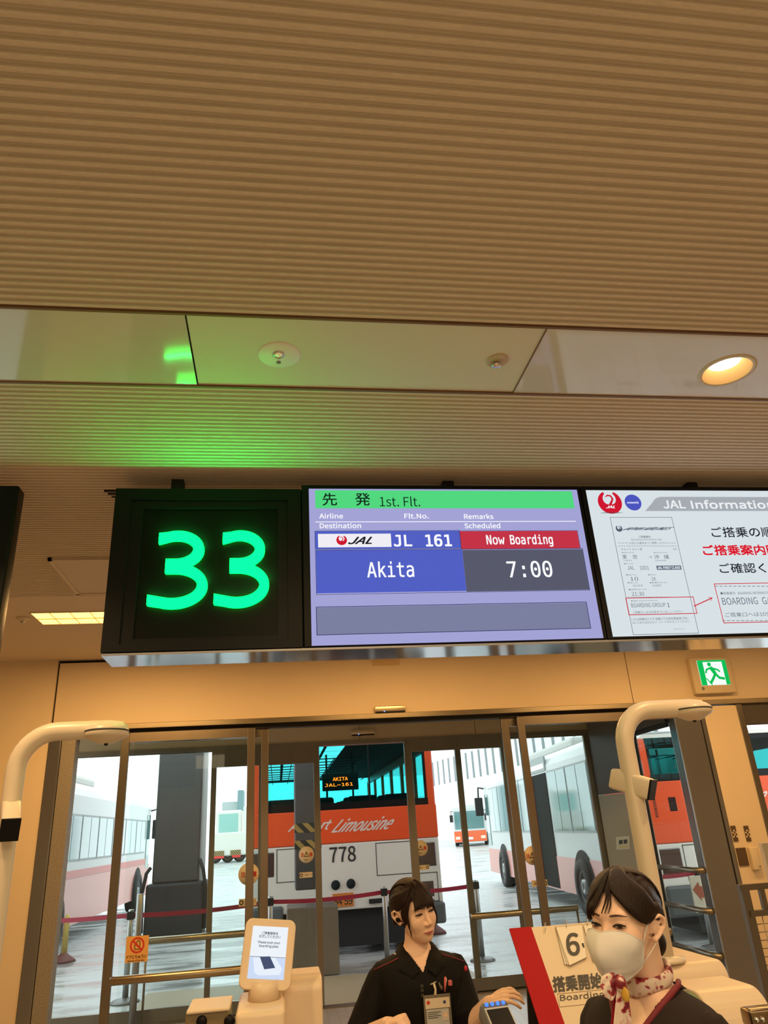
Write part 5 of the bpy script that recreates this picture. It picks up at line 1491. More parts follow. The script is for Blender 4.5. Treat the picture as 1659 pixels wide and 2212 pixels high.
def add_loft(mb, rings, n=40, p=2.3):
    vs = []
    for (z, rx, ry, cy, cx) in rings:
        for j in range(n):
            a = 2 * PI * j / n; c, s = math.cos(a), math.sin(a)
            vs.append((cx + rx * math.copysign(abs(c) ** (2 / p), c), cy + ry * math.copysign(abs(s) ** (2 / p), s), z))
    k = len(rings)
    mb.add(vs, grid_faces(n, k, True) + [list(range(n))[::-1], [(k - 1) * n + j for j in range(n)]], 0, True)
def smooth_rings(r, m=4):
    out = []
    for i in range(len(r) - 1):
        p0, p1, p2, p3 = r[max(i - 1, 0)], r[i], r[i + 1], r[min(i + 2, len(r) - 1)]
        for k in range(m):
            t = k / m
            out.append(tuple(.5 * ((2 * b) + (-a + c) * t + (2 * a - 5 * b + 4 * c - e) * t * t + (-a + 3 * b - 3 * c + e) * t ** 3) for a, b, c, e in zip(p0, p1, p2, p3)))
    out.append(r[-1])
    return out
def fuse(mb, name, m, parent, voxel, smooth=2, fn=None):
    """one continuous surface from overlapping shells; coordinates are local to the person"""
    o = mb.build(name, m, parent, local=True)
    md = o.modifiers.new('fuse', 'REMESH'); md.mode = 'VOXEL'; md.voxel_size = voxel; md.use_smooth_shade = True
    if smooth:
        sm = o.modifiers.new('relax', 'SMOOTH'); sm.iterations = smooth; sm.factor = .5
    dg = bpy.context.evaluated_depsgraph_get()
    me = bpy.data.meshes.new_from_object(o.evaluated_get(dg))
    o.modifiers.clear()
    old = o.data; o.data = me; bpy.data.meshes.remove(old)
    if not me.materials: me.materials.append(m)
    if fn:
        for v in me.vertices: v.co = fn(v.co)
    me.polygons.foreach_set('use_smooth', [True] * len(me.polygons))
    me.update()
    return o
M_skin = mat('skin', (.84, .56, .41), .45, var=.05, scale=30, bump=.04, bscale=400, spec=.35)
M_hair1 = mat('dark_brown_hair', (.015, .0062, .0042), .42, spec=.22, var=.35, scale=60, bump=.7, bscale=90, stretch=(6, 6, .6))
M_hair2 = mat('black_brown_hair', (.014, .006, .004), .36, spec=.25, var=.35, scale=60, bump=.6, bscale=90, stretch=(6, 6, .6))
M_eyew = mat('eye_white', (.50, .42, .37), .25)
M_iris = mat('iris_brown', (.03, .014, .008), .12, coat=1)
M_lash = mat('lash', (.012, .007, .005), .6)
M_lip = mat('lips', (.66, .27, .22), .38)
M_brow = mat('brow', (.07, .032, .018), .7)

class Hd:
    """a head placed in its person's space; features are laid on the analytic surface"""
    def __init__(self, origin, yaw, pitch, roll, size=1.0):
        self.M = Matrix.Translation(Vector(origin)) @ Matrix.Rotation(yaw, 4, 'Z') @ Matrix.Rotation(pitch, 4, 'X') @ Matrix.Rotation(roll, 4, 'Y') @ Matrix.Scale(size, 4)
    def __call__(self, p): return self.M @ Vector(p)
def curve_on_face(H, pts, off=.0008): return [H(face_pt(x, z, off)) for x, z in pts]
def patch(mb, H, outline, off=.0006):
    """fan of a small outline laid on the face"""
    cx = sum(p[0] for p in outline) / len(outline); cz = sum(p[1] for p in outline) / len(outline)
    rings = [[(cx + (x - cx) * f, cz + (z - cz) * f) for x, z in outline] for f in (1, .66, .33)]
    n = len(outline)
    vs = [H(face_pt(x, z, off)) for r_ in rings for x, z in r_] + [H(face_pt(cx, cz, off))]
    fs = []
    for k in range(2):
        for j in range(n): fs.append([k * n + j, k * n + (j + 1) % n, (k + 1) * n + (j + 1) % n, (k + 1) * n + j])
    for j in range(n): fs.append([2 * n + j, 2 * n + (j + 1) % n, 3 * n])
    mb.add(vs, fs, 0, True)
def almond(cx, cz, w, up, dn, tilt=0.0, n=9):
    o = []
    for i in range(n): 
        u = -1 + 2 * i / (n - 1); o.append((cx + u * w / 2, cz + up * (1 - abs(u) ** 2.2) + tilt * u))
    for i in range(n - 2, 0, -1):
        u = -1 + 2 * i / (n - 1); o.append((cx + u * w / 2, cz - dn * (1 - abs(u) ** 2.2) + tilt * u))
    return o
def add_face(root, H, openness, gaze=(0, 0), lips=True, lash=1.0, wide=1.0):
    for s in (-1, 1):
        cx, cz, w = s * .0315, -.001, .029
        up, dn = .0052 * openness, .0036 * openness
        al = almond(cx, cz, w, up, dn, s * .0012)
        m = MB(); patch(m, H, al, .0007); e = m.build('eye', M_eyew, root, local=True)
        ix, iz = cx + gaze[0], cz + gaze[1]
        m = MB(); o = []
        for k in range(20):
            a = 2 * PI * k / 20; x, z_ = ix + .0062 * math.cos(a), iz + .0062 * math.sin(a)
            u = (x - cx) / (w / 2); f = max(0, 1 - abs(u) ** 2.2)
            o.append((x, min(max(z_, cz - dn * f), cz + up * f)))
        patch(m, H, o, .0012); m.build('iris', M_iris, e, local=True)
        m = MB()
        pu = [(cx + (-1 + 2 * i / 10) * w / 2 * 1.08, cz + up * (1 - abs(-1 + 2 * i / 10) ** 2.2) + s * .0012 * (-1 + 2 * i / 10) + .0004) for i in range(11)]
        m.tube(curve_on_face(H, pu, .0014), [lash * (.0009 + .0017 * math.sin(PI * (i + .8) / 11.6)) for i in range(11)], n=6)
        pl = [(x, cz - (z_ - cz) * .7 - .0002) for x, z_ in pu]
        m.tube(curve_on_face(H, pl, .0008), [.0003 + .0003 * math.sin(PI * i / 10) for i in range(11)], n=5)
        m.build('eyelashes', M_lash, e, local=True)
        m = MB(); pc = [(x, z_ + .0042 - .001 * abs(x - cx) / w) for x, z_ in pu]
        m.tube(curve_on_face(H, pc, .0002), .0004, n=5); m.build('lid_crease', mat('lid_crease_brown', (.32, .15, .09), .6), e, local=True)
        m = MB()
        pb = [(s * (.014 + .036 * i / 8), .0185 + .0055 * math.sin(PI * (.12 + .62 * i / 8)) - .0018 * i / 8) for i in range(9)]
        m.tube(curve_on_face(H, pb, .0006), [.0014, .0021, .0024, .0024, .0022, .0019, .0015, .0011, .0005], n=6); m.build('eyebrow', M_brow, root, local=True)
    if lips:
        up_o = [(-.0215, -.0705), (-.013, -.0668), (-.005, -.0638), (0, -.0652), (.005, -.0638), (.013, -.0668), (.0215, -.0705), (.013, -.0712), (.005, -.0706), (0, -.0712), (-.005, -.0706), (-.013, -.0712)]
        lo_o = [(-.020, -.0716), (-.012, -.0722), (0, -.0722), (.012, -.0722), (.020, -.0716), (.013, -.0776), (.005, -.0806), (0, -.081), (-.005, -.0806), (-.013, -.0776)]
        up_o = [(x * wide, z_) for x, z_ in up_o]; lo_o = [(x * wide, z_) for x, z_ in lo_o]
        m = MB(); patch(m, H, up_o, .0006); patch(m, H, lo_o, .0008); l = m.build('lips', M_lip, root, local=True)
        m = MB(); m.tube(curve_on_face(H, [(-.0215 * wide, -.0700), (-.011 * wide, -.0716), (0, -.0719), (.011 * wide, -.0716), (.0215 * wide, -.0700)], .0009), [.0005, .0013, .0016, .0013, .0005], n=6); m.build('mouth_line', mat('mouth_dark', (.14, .02, .02), .6), l, local=True)
        m = MB()
        for s in (-1, 1): m.sphere(H(face_pt(s * .0062, -.0475, -.0002)), .0026, n=8)
        m.build('nostrils', mat('nostril_dark', (.20, .07, .045), .7), root, local=True)
def lock(mb, H, pts, w, off0=.004, off1=.006, flat=.32, taper=.12, n=8, steps=18):
    """a lock of hair: points are directions given in head space, laid over the head"""
    P = [Vector(p) for p in pts]
    Q = []
    for k in range(steps + 1):
        t = k / steps * (len(P) - 1); i = min(int(t), len(P) - 2); f = t - i
        p0, p1, p2, p3 = P[max(i - 1, 0)], P[i], P[i + 1], P[min(i + 2, len(P) - 1)]
        q = .5 * ((2 * p1) + (-p0 + p2) * f + (2 * p0 - 5 * p1 + 4 * p2 - p3) * f * f + (-p0 + 3 * p1 - 3 * p2 + p3) * f ** 3)
        Q.append(H(out_pt(q.x, q.y, q.z, off0 + (off1 - off0) * k / steps)))
    c = H((0, 0, .0)); rad = []
    for k in range(steps + 1):
        f = k / steps
        rad.append(w * (min(1, .45 + 2.2 * f)) * (1 if f < .55 else max(taper, 1 - (1 - taper) * (f - .55) / .45)))
    # cross sections lie flat against the head
    vs = []; kk = len(Q)
    for i in range(kk):
        T = (Q[min(i + 1, kk - 1)] - Q[max(i - 1, 0)]).normalized(); nrm = (Q[i] - c); nrm = (nrm - T * nrm.dot(T)).normalized(); b = T.cross(nrm)
        for j in range(n):
            a = 2 * PI * j / n; vs.append(Q[i] + b * rad[i] * math.cos(a) + nrm * (.0022 + rad[i] * flat) * math.sin(a))
    mb.add(vs, grid_faces(n, kk, True) + [list(range(n))[::-1], [(kk - 1) * n + j for j in range(n)]], 0, True)
def hair_cap(mb, H, inside, off=.006, vol=.006):
    V, F = head_geo()
    ok = [inside(v) for v in V]
    c = Vector((0, 0, .02))
    def lift(v):
        d = (v - c).normalized()
        strand = .0016 * math.sin(34 * math.atan2(v.x, v.z + .2) * 2.2 + 5 * noise.noise(v * 18))
        return v + d * (off + vol * max(0, min(1, (v.z + .02) / .10)) + strand)
    idx = {}; vs = []; fs = []
    for f in F:
        if len(f) > 4 or not all(ok[i] for i in f): continue
        q = []
        for i in f:
            if i not in idx: idx[i] = len(vs); vs.append(H(lift(V[i])))
            q.append(idx[i])
        fs.append(q)
    mb.add(vs, fs, 0, True)
    # close the crown
    top = [v for v in V if v.z > .10]
    mb.sphere(H((0, .012, .095)), .001)

# ------------------------------------------------------------ woman with the badge
oX, oY, rz = .565, 3.42, math.radians(1)
w1 = thing('person', 'woman in a black collared shirt with an earpiece and badge looking down to her left', 'person', (oX, oY, 0), rz)
I1 = mtx(w1).inverted()
loc1 = lambda px, py, Y: I1 @ at(px, py, Y)
hc = loc1(893, 1966, 3.40)
H1 = Hd(hc, math.radians(25), math.radians(4), math.radians(-10), .985)
b = MB()
rings = [(.78, .165, .115, 0, 0), (.86, .168, .12, 0, 0), (.96, .135, .10, 0, 0), (1.06, .148, .112, -.008, 0), (1.13, .158, .108, -.012, 0), (1.185, .160, .085, -.005, 0), (1.212, .132, .066, .002, 0), (1.24, .072, .055, .006, 0), (1.265, .050, .050, .004, 0), (1.30, .047, .049, 0, .002), (1.345, .046, .050, -.002, .006)]
add_loft(b, smooth_rings(rings), p=2.2)
for s in (-1, 1):
    limb(b, [(s * .08, 0, .84), (s * .085, -.005, .46), (s * .085, .01, .08)], [.085, .055, .038], n=16)
    limb(b, [(s * .085, .01, .05), (s * .09, -.13, .03)], [.036, .03], n=12)
hv, hf = head_geo()
b.add([H1(v) for v in hv], hf, 0, True)
e = MB()
for s in (-1, 1):
    t_ = MB(); add_ear(t_, s)
    for v in t_.b.verts: v.co = H1(((v.co.x - s * .072) * 1.5 + s * .072, (v.co.y - .004) * .95 + .004, (v.co.z + .006) * .95 - .006))
    b.merge(t_.b, smooth=True)
shR, shL = Vector((-.150, .0, 1.160)), Vector((.150, .0, 1.164))
elR = Vector((-.245, .0, .955)); wrR = loc1(838, 2212, 3.20)
elL = loc1(1012, 2218, 3.34); wrL = loc1(1056, 2166, 3.24)
limb(b, [shR, elR, wrR], [.050, .038, .025]); limb(b, [shL, elL, wrL], [.050, .038, .025])
dR = loc1(880, 2196, 3.12) - wrR
add_hand(b, wrR, dR, (.25, .1, -1), (.2, -1, .3), curl=(60, 70, 40), sc=.88)
dL = loc1(1106, 2141, 3.16) - wrL
add_hand(b, wrL, dL, (.1, .55, -.75), (-.3, -.8, .5), curl=(18, 32, 26), spread=9, sc=.88, thumb=(35, 10))
body1 = fuse(b, 'body', M_skin, w1, .0026, smooth=2)
add_face(w1, H1, .5, gaze=(.004, -.002), lash=1.35, wide=1.18)
# shirt
VZ = 1.172
def inV(v, top, w, apex, y0):
    if v.y > y0 or v.z < apex: return False
    return abs(v.x) < w * (v.z - apex) / (top - apex)
b = MB()
add_loft(b, smooth_rings([(z, rx + .016, ry + .016, cy, cx) for z, rx, ry, cy, cx in rings[1:7]] + [(1.236, .072, .064, .006, 0), (1.250, .050, .048, .006, 0)]), p=2.3)
slR = shR.lerp(elR, .98); slL = shL.lerp(elL, .80)
limb(b, [shR - Vector((.0, 0, .004)), slR], [.056, .070], n=20); limb(b, [shL - Vector((.0, 0, .004)), slL], [.056, .068], n=20)
def pushV(v):
    if inV(v, 1.265, .062, VZ, .02): return v + Vector((0, .035, 0))
    w_ = Vector((0, 0, 0))
    nz = noise.noise(Vector((v.x * 11, v.y * 11, v.z * 7))) * .006 + noise.noise(Vector((v.x * 30 + 5, v.y * 30, v.z * 16))) * .0018
    return v + Vector((v.x, v.y, 0)).normalized() * nz
M_shirt = mat('black_shirt', (.006, .0055, .0055), .8, spec=.2, bump=.25, bscale=700)
fuse(b, 'shirt', M_shirt, w1, .0042, smooth=4, fn=pushV)
c = MB()
for s in (-1, 1):
    inn = [(0, .062, 1.268), (s * .034, .054, 1.270), (s * .056, .020, 1.266), (s * .054, -.022, 1.252), (s * .036, -.078, 1.218), (s * .012, -.112, 1.180)]
    out = [(0, .082, 1.232), (s * .052, .074, 1.234), (s * .088, .022, 1.236), (s * .094, -.036, 1.222), (s * .098, -.098, 1.184), (s * .046, -.128, 1.156)]
    mid = [tuple((Vector(p) * .5 + Vector(q) * .5 + Vector((0, -.008 if i > 2 else .004, .012)))) for i, (p, q) in enumerate(zip(inn, out))]
    def ss(a, m=5):
        P = [Vector(p) for p in a]; o = []
        for i in range(len(P) - 1):
            for k in range(m): o.append(P[i].lerp(P[i + 1], k / m))
        return o + [P[-1]]
    A_, B_, C_ = ss(inn), ss(mid), ss(out); n = len(A_)
    th = Vector((0, .004, -.004))
    vs = A_ + B_ + C_ + [p + th for p in C_] + [p + th for p in A_]
    fs = grid_faces(n, 5) + [[4 * n + j, 4 * n + j + 1, j + 1, j] for j in range(n - 1)]
    c.add(vs, fs, 0, True)
c.build('collar', M_shirt, w1, local=True, sub=1)
for s in (-1, 1):
    m = MB(); m.tube([(s * .090, -.066, 1.224), (s * .115, -.068, 1.216), (s * .145, -.058, 1.204), (s * .185, -.030, 1.186)], .0022, n=6); m.build('piping', mat('maroon_piping', (.20, .015, .035), .6), w1, local=True)
m = MB(); q = loc1(1006, 2092, 3.33); m.sphere(q, (.007, .006, .010), n=12); m.build('sleeve_emblem', mat('emblem_red', (.55, .02, .04), .5), w1, local=True)
t_ = MB()
add_loft(t_, smooth_rings([(.78, .185, .135, 0, 0), (.90, .182, .135, 0, 0), (.965, .15, .116, 0, 0)]))
for s in (-1, 1): limb(t_, [(s * .088, 0, .82), (s * .09, 0, .46), (s * .09, .01, .10)], [.096, .075, .062], n=18)
t_.build('trousers', M_shirt, w1, local=True)
t_ = MB()
for s in (-1, 1): limb(t_, [(s * .088, .02, .04), (s * .092, -.14, .035)], [.042, .038], n=12)
t_.build('shoes', M_black, w1, local=True)
# hair: swept fringe, side strand and low bun
h = MB()
def in1(v):
    if v.z < -.085: return False
    if v.y < -.035: return v.z > .062 + .10 * max(0, -(v.y + .09)) - .02 * abs(v.x) / .06
    if v.y < .012: return v.z > .016 - .4 * (v.y + .0)
    return v.z > -.072 + .5 * max(0, .05 - v.y)
hair_cap(h, H1, in1, .005, .003)
ro = random.Random(3)
for k in range(15):   # fringe falling to her right
    x = -.052 + .0072 * k
    lock(h, H1, [(.012 + x * .10, -.02, .125), (.006 + x * .45, -.075, .092), (x * .92, -.094, .050), (x - .004, -.094, .022 - .006 * abs(k - 5) / 5 + ro.uniform(-.004, .004))], .0078, .008, .007)
for k in range(5):    # fringe to her left
    lock(h, H1, [(.014, -.02, .125), (.030 + .004 * k, -.072, .088), (.050 + .003 * k, -.068, .045), (.062 + .002 * k, -.046, .010 - .006 * k)], .008, .012, .007)
for k in range(6):    # side hair over the temple back to the bun
    z0 = .092 - .0125 * k
    lock(h, H1, [(-.030 - .005 * k, -.05, .10 - .008 * k), (-.070, -.022 + .004 * k, z0), (-.074, .035, z0 * .7), (-.040, .095, -.01 - .004 * k)], .013, .011, .009, flat=.22, taper=.6)
    lock(h, H1, [(.030 + .005 * k, -.05, .10 - .008 * k), (.070, -.022 + .004 * k, z0), (.074, .035, z0 * .7), (.040, .095, -.01 - .004 * k)], .013, .011, .009, flat=.22, taper=.6)
for k in range(7):
    x = -.024 + .008 * k
    lock(h, H1, [(x * .8, -.045, .115), (x * 1.6, .03, .12), (x * 1.8, .09, .06), (x, .10, -.02)], .012, .007, .008, flat=.25, taper=.6)
for k in range(4):
    lock(h, H1, [(-.046, -.060, .075), (-.062 - .001 * k, -.052 + .007 * k, .035), (-.069, -.046 + .008 * k, -.002), (-.0685, -.046 + .007 * k, -.026 - .004 * k)], .0065, .009, .007, taper=.15)
for s, k in ((-1, 0), (-1, 1), (-1, 2), (1, 0)):
    lock(h, H1, [(s * .050, -.062, .055), (s * .066, -.052, .015), (s * (.065 - .003 * k), -.050, -.030), (s * .058, -.052 + .004 * k, -.062 - .012 * k)], .0052 - .001 * k, .010, .010, taper=.1)
h.sphere(H1((0, .108, -.030)), (.036, .032, .034), n=20)
for k in range(5): h.tube([H1((.03 * math.cos(a_), .115 + .018 * math.sin(a_ * 1.0), -.03 + .03 * math.sin(a_ + k * 1.3))) for a_ in [PI * 2 * i / 12 for i in range(13)]], .007, n=6)
h.build('hair', M_hair1, w1, local=True)
m = MB()
p = H1((-.0840, -.001, -.014)); m.sphere(p, .0095, n=12); q = H1((-.091, -.005, -.010)); m.sphere(q, .0065, n=10)
m.build('earpiece', M_black, w1, local=True)['label'] = 'black wireless earpiece in her ear'

# badge, clip and pens on the chest
Yg = 3.262
a, d = at(914, 2151, Yg), at(978, 2216, Yg)
g = thing('id_badge', 'clear holder with an identity card clipped to the black shirt', 'badge', ((a.x + d.x) / 2, Yg, d.z - .04))
MB().box((a.x, Yg, d.z - .05), (d.x, Yg + .003, a.z), bev=.001).build('holder', mat('smoked_holder', (.17, .15, .125), .25, coat=.6), g)
a2, d2 = at(918, 2158, Yg), at(972, 2175, Yg)
MB().box((a2.x, Yg - .001, d2.z), (d2.x, Yg, a2.z)).build('name_strip', mat('card_cream', (.72, .62, .48), .5), g)
m = MB(); q = at(925, 2166, Yg); m.lathe([(0, 0), (.0065, 0)], (q.x, Yg - .0015, q.z), axis='y', n=20); m.build('red_crest', M_red, g)
m = MB(); q = at(960, 2164, Yg); m.lathe([(0, 0), (.0055, 0)], (q.x, Yg - .0015, q.z), axis='y', n=20); m.build('blue_crest', mat('crest_blue', (.03, .05, .22), .5), g)
a2, d2 = at(921, 2182, Yg), at(972, 2216, Yg)
MB().box((a2.x, Yg - .001, d2.z - .03), (d2.x, Yg, a2.z)).build('card', mat('card_grey', (.48, .50, .50), .4), g)
a3, d3 = at(955, 2183, Yg), at(970, 2203, Yg)
MB().box((a3.x, Yg - .002, d3.z), (d3.x, Yg - .001, a3.z)).build('portrait', mat('portrait_bg', (.60, .56, .52), .5), g)
m = MB(); q = (a3 + d3) / 2; m.lathe([(0, 0), (.007, 0)], (q.x, Yg - .0025, q.z + .001), axis='y', n=20); m.build('portrait_face', M_skin, g)
m = MB()
for k in range(4): m.box((a2.x + .004, Yg - .0015, a2.z - .010 - k * .006), (a3.x - .006 - .01 * (k % 2), Yg - .001, a2.z - .008 - k * .006))
m.build('card_lines', M_ink, g)
m = MB(); q0, q1 = at(940, 2150, Yg), at(937, 2125, Yg + .015); m.tube([q0, (q0 + q1) / 2 + Vector((.004, 0, 0)), q1], [.006, .004, .005], n=8, flat=.5); m.tube([q1 + Vector((-.014, 0, -.002)), q1 + Vector((.01, 0, .006))], .002, n=6); m.build('clip', mat('clip_white', (.66, .55, .42), .4), g)
m = MB(); q = at(912, 2140, Yg); 
for dz in (0, .014, -.016): m.lathe([(.004, -.001), (.0055, 0), (.004, .001)], (q.x, Yg - .001, q.z + dz), axis='y', n=12, cap=False)
m.build('chain', M_chrome, g)
for px0, py0, px1, py1, col, lab, kind in ((962, 2110, 961, 2143, (.72, .16, .16), 'salmon pink pen standing in the chest pocket', 'pen'), (954, 2138, 948, 2122, (.10, .08, .07), 'dark key clip between the badge clip and the pink pen', 'clip')):
    q0, q1 = at(px0, py0, 3.275), at(px1, py1, 3.275)
    t = thing('pen' if kind == 'pen' else 'key_clip', lab, kind, q1)
    m = MB(); m.tube([q0, q0.lerp(q1, .08), q0.lerp(q1, .5), q1], [.003, .005, .0045, .0025], n=10); m.build('barrel', mat(kind + '_barrel', col, .4), t)
    m = MB(); m.tube([q0.lerp(q1, .1) + Vector((.004, -.004, 0)), q0.lerp(q1, .6) + Vector((.004, -.005, 0))], .0014, n=6); m.build('pocket_clip', M_chrome, t)
a, d = at(968, 2118, 3.272), at(977, 2129, 3.272)
t = thing('pink_marker', 'short pink marker top sticking out right of the pink pen', 'marker', (a.x, 3.272, d.z))
MB().box((a.x, 3.268, d.z), (d.x, 3.28, a.z), bev=.002).build('cap', mat('marker_pink', (.62, .15, .16), .4), t)

# ------------------------------------------------------------ masked woman
oX, oY, rz = .905, 2.03, math.radians(-58)
w2 = thing('person', 'woman in a white face mask and floral scarf looking towards the camera', 'person', (oX, oY, 0), rz)
I2 = mtx(w2).inverted()
loc2 = lambda px, py, Y: I2 @ at(px, py, Y)
hc = loc2(1350, 1992, 2.0)
H2 = Hd(hc, math.radians(4), math.radians(-2), math.radians(2))
b = MB()
rings2 = [(.82, .165, .115, 0, 0), (.90, .168, .12, 0, 0), (1.00, .135, .10, 0, 0), (1.10, .150, .112, -.008, 0), (1.18, .162, .108, -.012, 0), (1.240, .160, .082, -.002, 0), (1.270, .128, .066, .006, 0), (1.300, .070, .056, .010, 0), (1.325, .051, .051, .006, 0), (1.36, .047, .049, .000, 0), (1.41, .046, .050, -.002, 0)]
add_loft(b, smooth_rings(rings2), p=2.2)
for s in (-1, 1):
    limb(b, [(s * .08, 0, .88), (s * .085, -.005, .48), (s * .085, .01, .08)], [.085, .055, .038], n=16)
    limb(b, [(s * .085, .01, .05), (s * .09, -.13, .03)], [.036, .03], n=12)
    sh, el, wr = Vector((s * .150, 0, 1.216)), Vector((s * .215, .01, .98)), Vector((s * .20, -.16, .84))
    limb(b, [sh, el, wr], [.050, .038, .025])
    add_hand(b, wr, (-.1 * s, -.7, -.5), (-s, .1, -.2), (0, -.6, .8), curl=(25, 30, 22), sc=.9)
b.add([H2(v) for v in hv], hf, 0, True)
for s in (-1, 1):
    t_ = MB(); add_ear(t_, s)
    for v in t_.b.verts: v.co = H2(((v.co.x - s * .072) * 1.5 + s * .072, (v.co.y - .004) * .95 + .004, (v.co.z + .006) * .95 - .006))
    b.merge(t_.b, smooth=True)
fuse(b, 'body', M_skin, w2, .0026, smooth=2)
add_face(w2, H2, .76, gaze=(.0042, .0003), lips=False)
M_dress = mat('charcoal_dress', (.026, .019, .018), .85, spec=.2, bump=.3, bscale=600)
b = MB()
add_loft(b, smooth_rings([(z, rx + .014, ry + .014, cy, cx) for z, rx, ry, cy, cx in rings2[1:7]] + [(1.298, .074, .064, .010, 0), (1.312, .052, .05, .010, 0)]), p=2.3)
for s in (-1, 1):
    limb(b, [(s * .150, 0, 1.214), (s * .215, .01, .98)], [.056, .056], n=20)
def pushV2(v):
    if inV(v, 1.318, .083, 1.195, .03): return v + Vector((0, .04, -.004))
    return v + Vector((v.x, v.y, 0)).normalized() * (noise.noise(Vector((v.x * 11, v.y * 11, v.z * 7))) * .004)
fuse(b, 'dress_top', M_dress, w2, .0042, smooth=4, fn=pushV2)
for s in (-1, 1):
    m = MB(); m.tube([(s * .060, .050, 1.312), (s * .076, .020, 1.310), (s * .080, -.020, 1.300), (s * .066, -.060, 1.276), (s * .036, -.098, 1.236), (0, -.124, 1.192)], [.007, .007, .0075, .0075, .007, .006], n=10); m.build('neckline_trim', mat('burgundy_trim', (.17, .012, .022), .7), w2, local=True)
t_ = MB(); add_loft(t_, smooth_rings([(.50, .21, .17, 0, 0), (.70, .20, .16, 0, 0), (.85, .185, .135, 0, 0), (.95, .165, .125, 0, 0), (1.01, .152, .116, 0, 0)]))
t_.build('skirt', M_dress, w2, local=True)
t_ = MB()
for s in (-1, 1): limb(t_, [(s * .086, .02, .04), (s * .092, -.14, .035)], [.042, .036], n=12)
t_.build('shoes', M_black, w2, local=True)
# face mask: two halves meeting in a centre fold
NU, NV = 41, 22
def mask_pt(u, v, off=.0):
    ph = math.radians(74) * u
    zt = -.012 - .022 * abs(u) ** 1.2 + .010 * math.sin(PI * min(1, abs(u) * 1.25)) 
    zb = -.122 + .036 * abs(u) ** 1.4
    z = zt + (zb - zt) * v
    d = np.array((math.sin(ph), -math.cos(ph), 0))
    o = (0, -.018, max(z, -.104))
    p = Vector(surf(o, d, .0022, nose=False)); p.z = z
    c = max(0, 1 - abs(u) * 1.15)
    bulge = (.040 * c ** 1.25) * math.sin(PI * min(1, .22 + .74 * v)) ** .8 + .006 * math.sin(PI * v) * (1 - abs(u))
    if v > .8: bulge += .004 * c
    return p + Vector(d) * (bulge + off) 
m = MB()
vs = [H2(mask_pt(-1 + 2 * j / (NU - 1), i / (NV - 1))) for i in range(NV) for j in range(NU)]
vi = [H2(mask_pt(-1 + 2 * j / (NU - 1), i / (NV - 1), -.0012)) for i in range(NV) for j in range(NU)]
m.add(vs, grid_faces(NU, NV), 0, True); m.add(vi, grid_faces(NU, NV), 0, True)
M_mask = mat('mask_white', (.72, .70, .68), .85, bump=.25, bscale=900)
mk = m.build('face_mask', M_mask, w2, local=True, recalc=False)
m = MB()
edge = [vs[j] for j in range(NU)] + [vs[i * NU + NU - 1] for i in range(1, NV)] + [vs[(NV - 1) * NU + j] for j in range(NU - 2, -1, -1)] + [vs[i * NU] for i in range(NV - 2, 0, -1)]
m.tube(edge + [edge[0]], .0012, n=6); m.build('mask_hem', M_mask, mk, local=True)
for s in (-1, 1):
    e0 = mask_pt(s * .98, .10); e1 = mask_pt(s * .98, .92)
    m = MB()
    m.tube([H2(e0), H2((s * .072, -.030, -.006)), H2((s * .0785, -.008, .016)), H2((s * .080, .010, .026)), H2((s * .082, .026, .010)), H2((s * .080, .022, -.018)), H2((s * .076, .006, -.038)), H2((s * .070, -.016, -.056)), H2(e1)], [.0022, .002, .002, .002, .002, .002, .002, .002, .0022], n=8, flat=.6)
    m.build('ear_loop', M_mask, mk, local=True)
# scarf
def floral():
    m_ = bpy.data.materials.new('floral_silk'); m_.use_nodes = True
    t = m_.node_tree; bs = t.nodes['Principled BSDF']; bs.inputs['Roughness'].default_value = .45
    tc = t.nodes.new('ShaderNodeTexCoord')
    n = t.nodes.new('ShaderNodeTexNoise'); n.inputs['Scale'].default_value = 34; n.inputs['Detail'].default_value = 3
    r_ = t.nodes.new('ShaderNodeValToRGB'); cr = r_.color_ramp; cr.interpolation = 'CONSTANT'
    cr.elements[0].position = 0; cr.elements[0].color = (.16, .008, .02, 1)
    for p_, c_ in ((.40, (.36, .05, .07, 1)), (.455, (.70, .58, .50, 1)), (.60, (.62, .40, .36, 1)), (.64, (.24, .02, .035, 1)), (.70, (.10, .13, .12, 1))):
        e_ = cr.elements.new(p_); e_.color = c_
    cr.elements[len(cr.elements) - 1].color = (.10, .13, .12, 1)
    t.links.new(tc.outputs['Object'], n.inputs['Vector']); t.links.new(n.outputs['Fac'], r_.inputs['Fac']); t.links.new(r_.outputs['Color'], bs.inputs['Base Color'])
    return m_
M_scarf = floral()
sc_ = MB()
NA, NB = 48, 9
vs = []
for i in range(NA):
    a = 2 * PI * i / NA; c_, s_ = math.cos(a), math.sin(a)
    for j in range(NB):
        t = 2 * PI * j / NB
        rr = .0070 + .0022 * math.sin(5 * a + 1) ; hh = .019 + .003 * math.sin(3 * a)
        R_ = 1 + rr * math.cos(t) / .055
        fold = .0016 * math.sin(7 * t + 4 * a)
        vs.append(((.060 + rr * math.cos(t) + fold) * c_, .003 + (.058 + rr * math.cos(t) + fold) * s_, 1.327 + .016 * s_ + hh * math.sin(t)))
fs = []
for i in range(NA):
    for j in range(NB): fs.append([i * NB + j, i * NB + (j + 1) % NB, ((i + 1) % NA) * NB + (j + 1) % NB, ((i + 1) % NA) * NB + j])
sc_.add(vs, fs, 0, True)
scarf = sc_.build('scarf', M_scarf, w2, local=True)
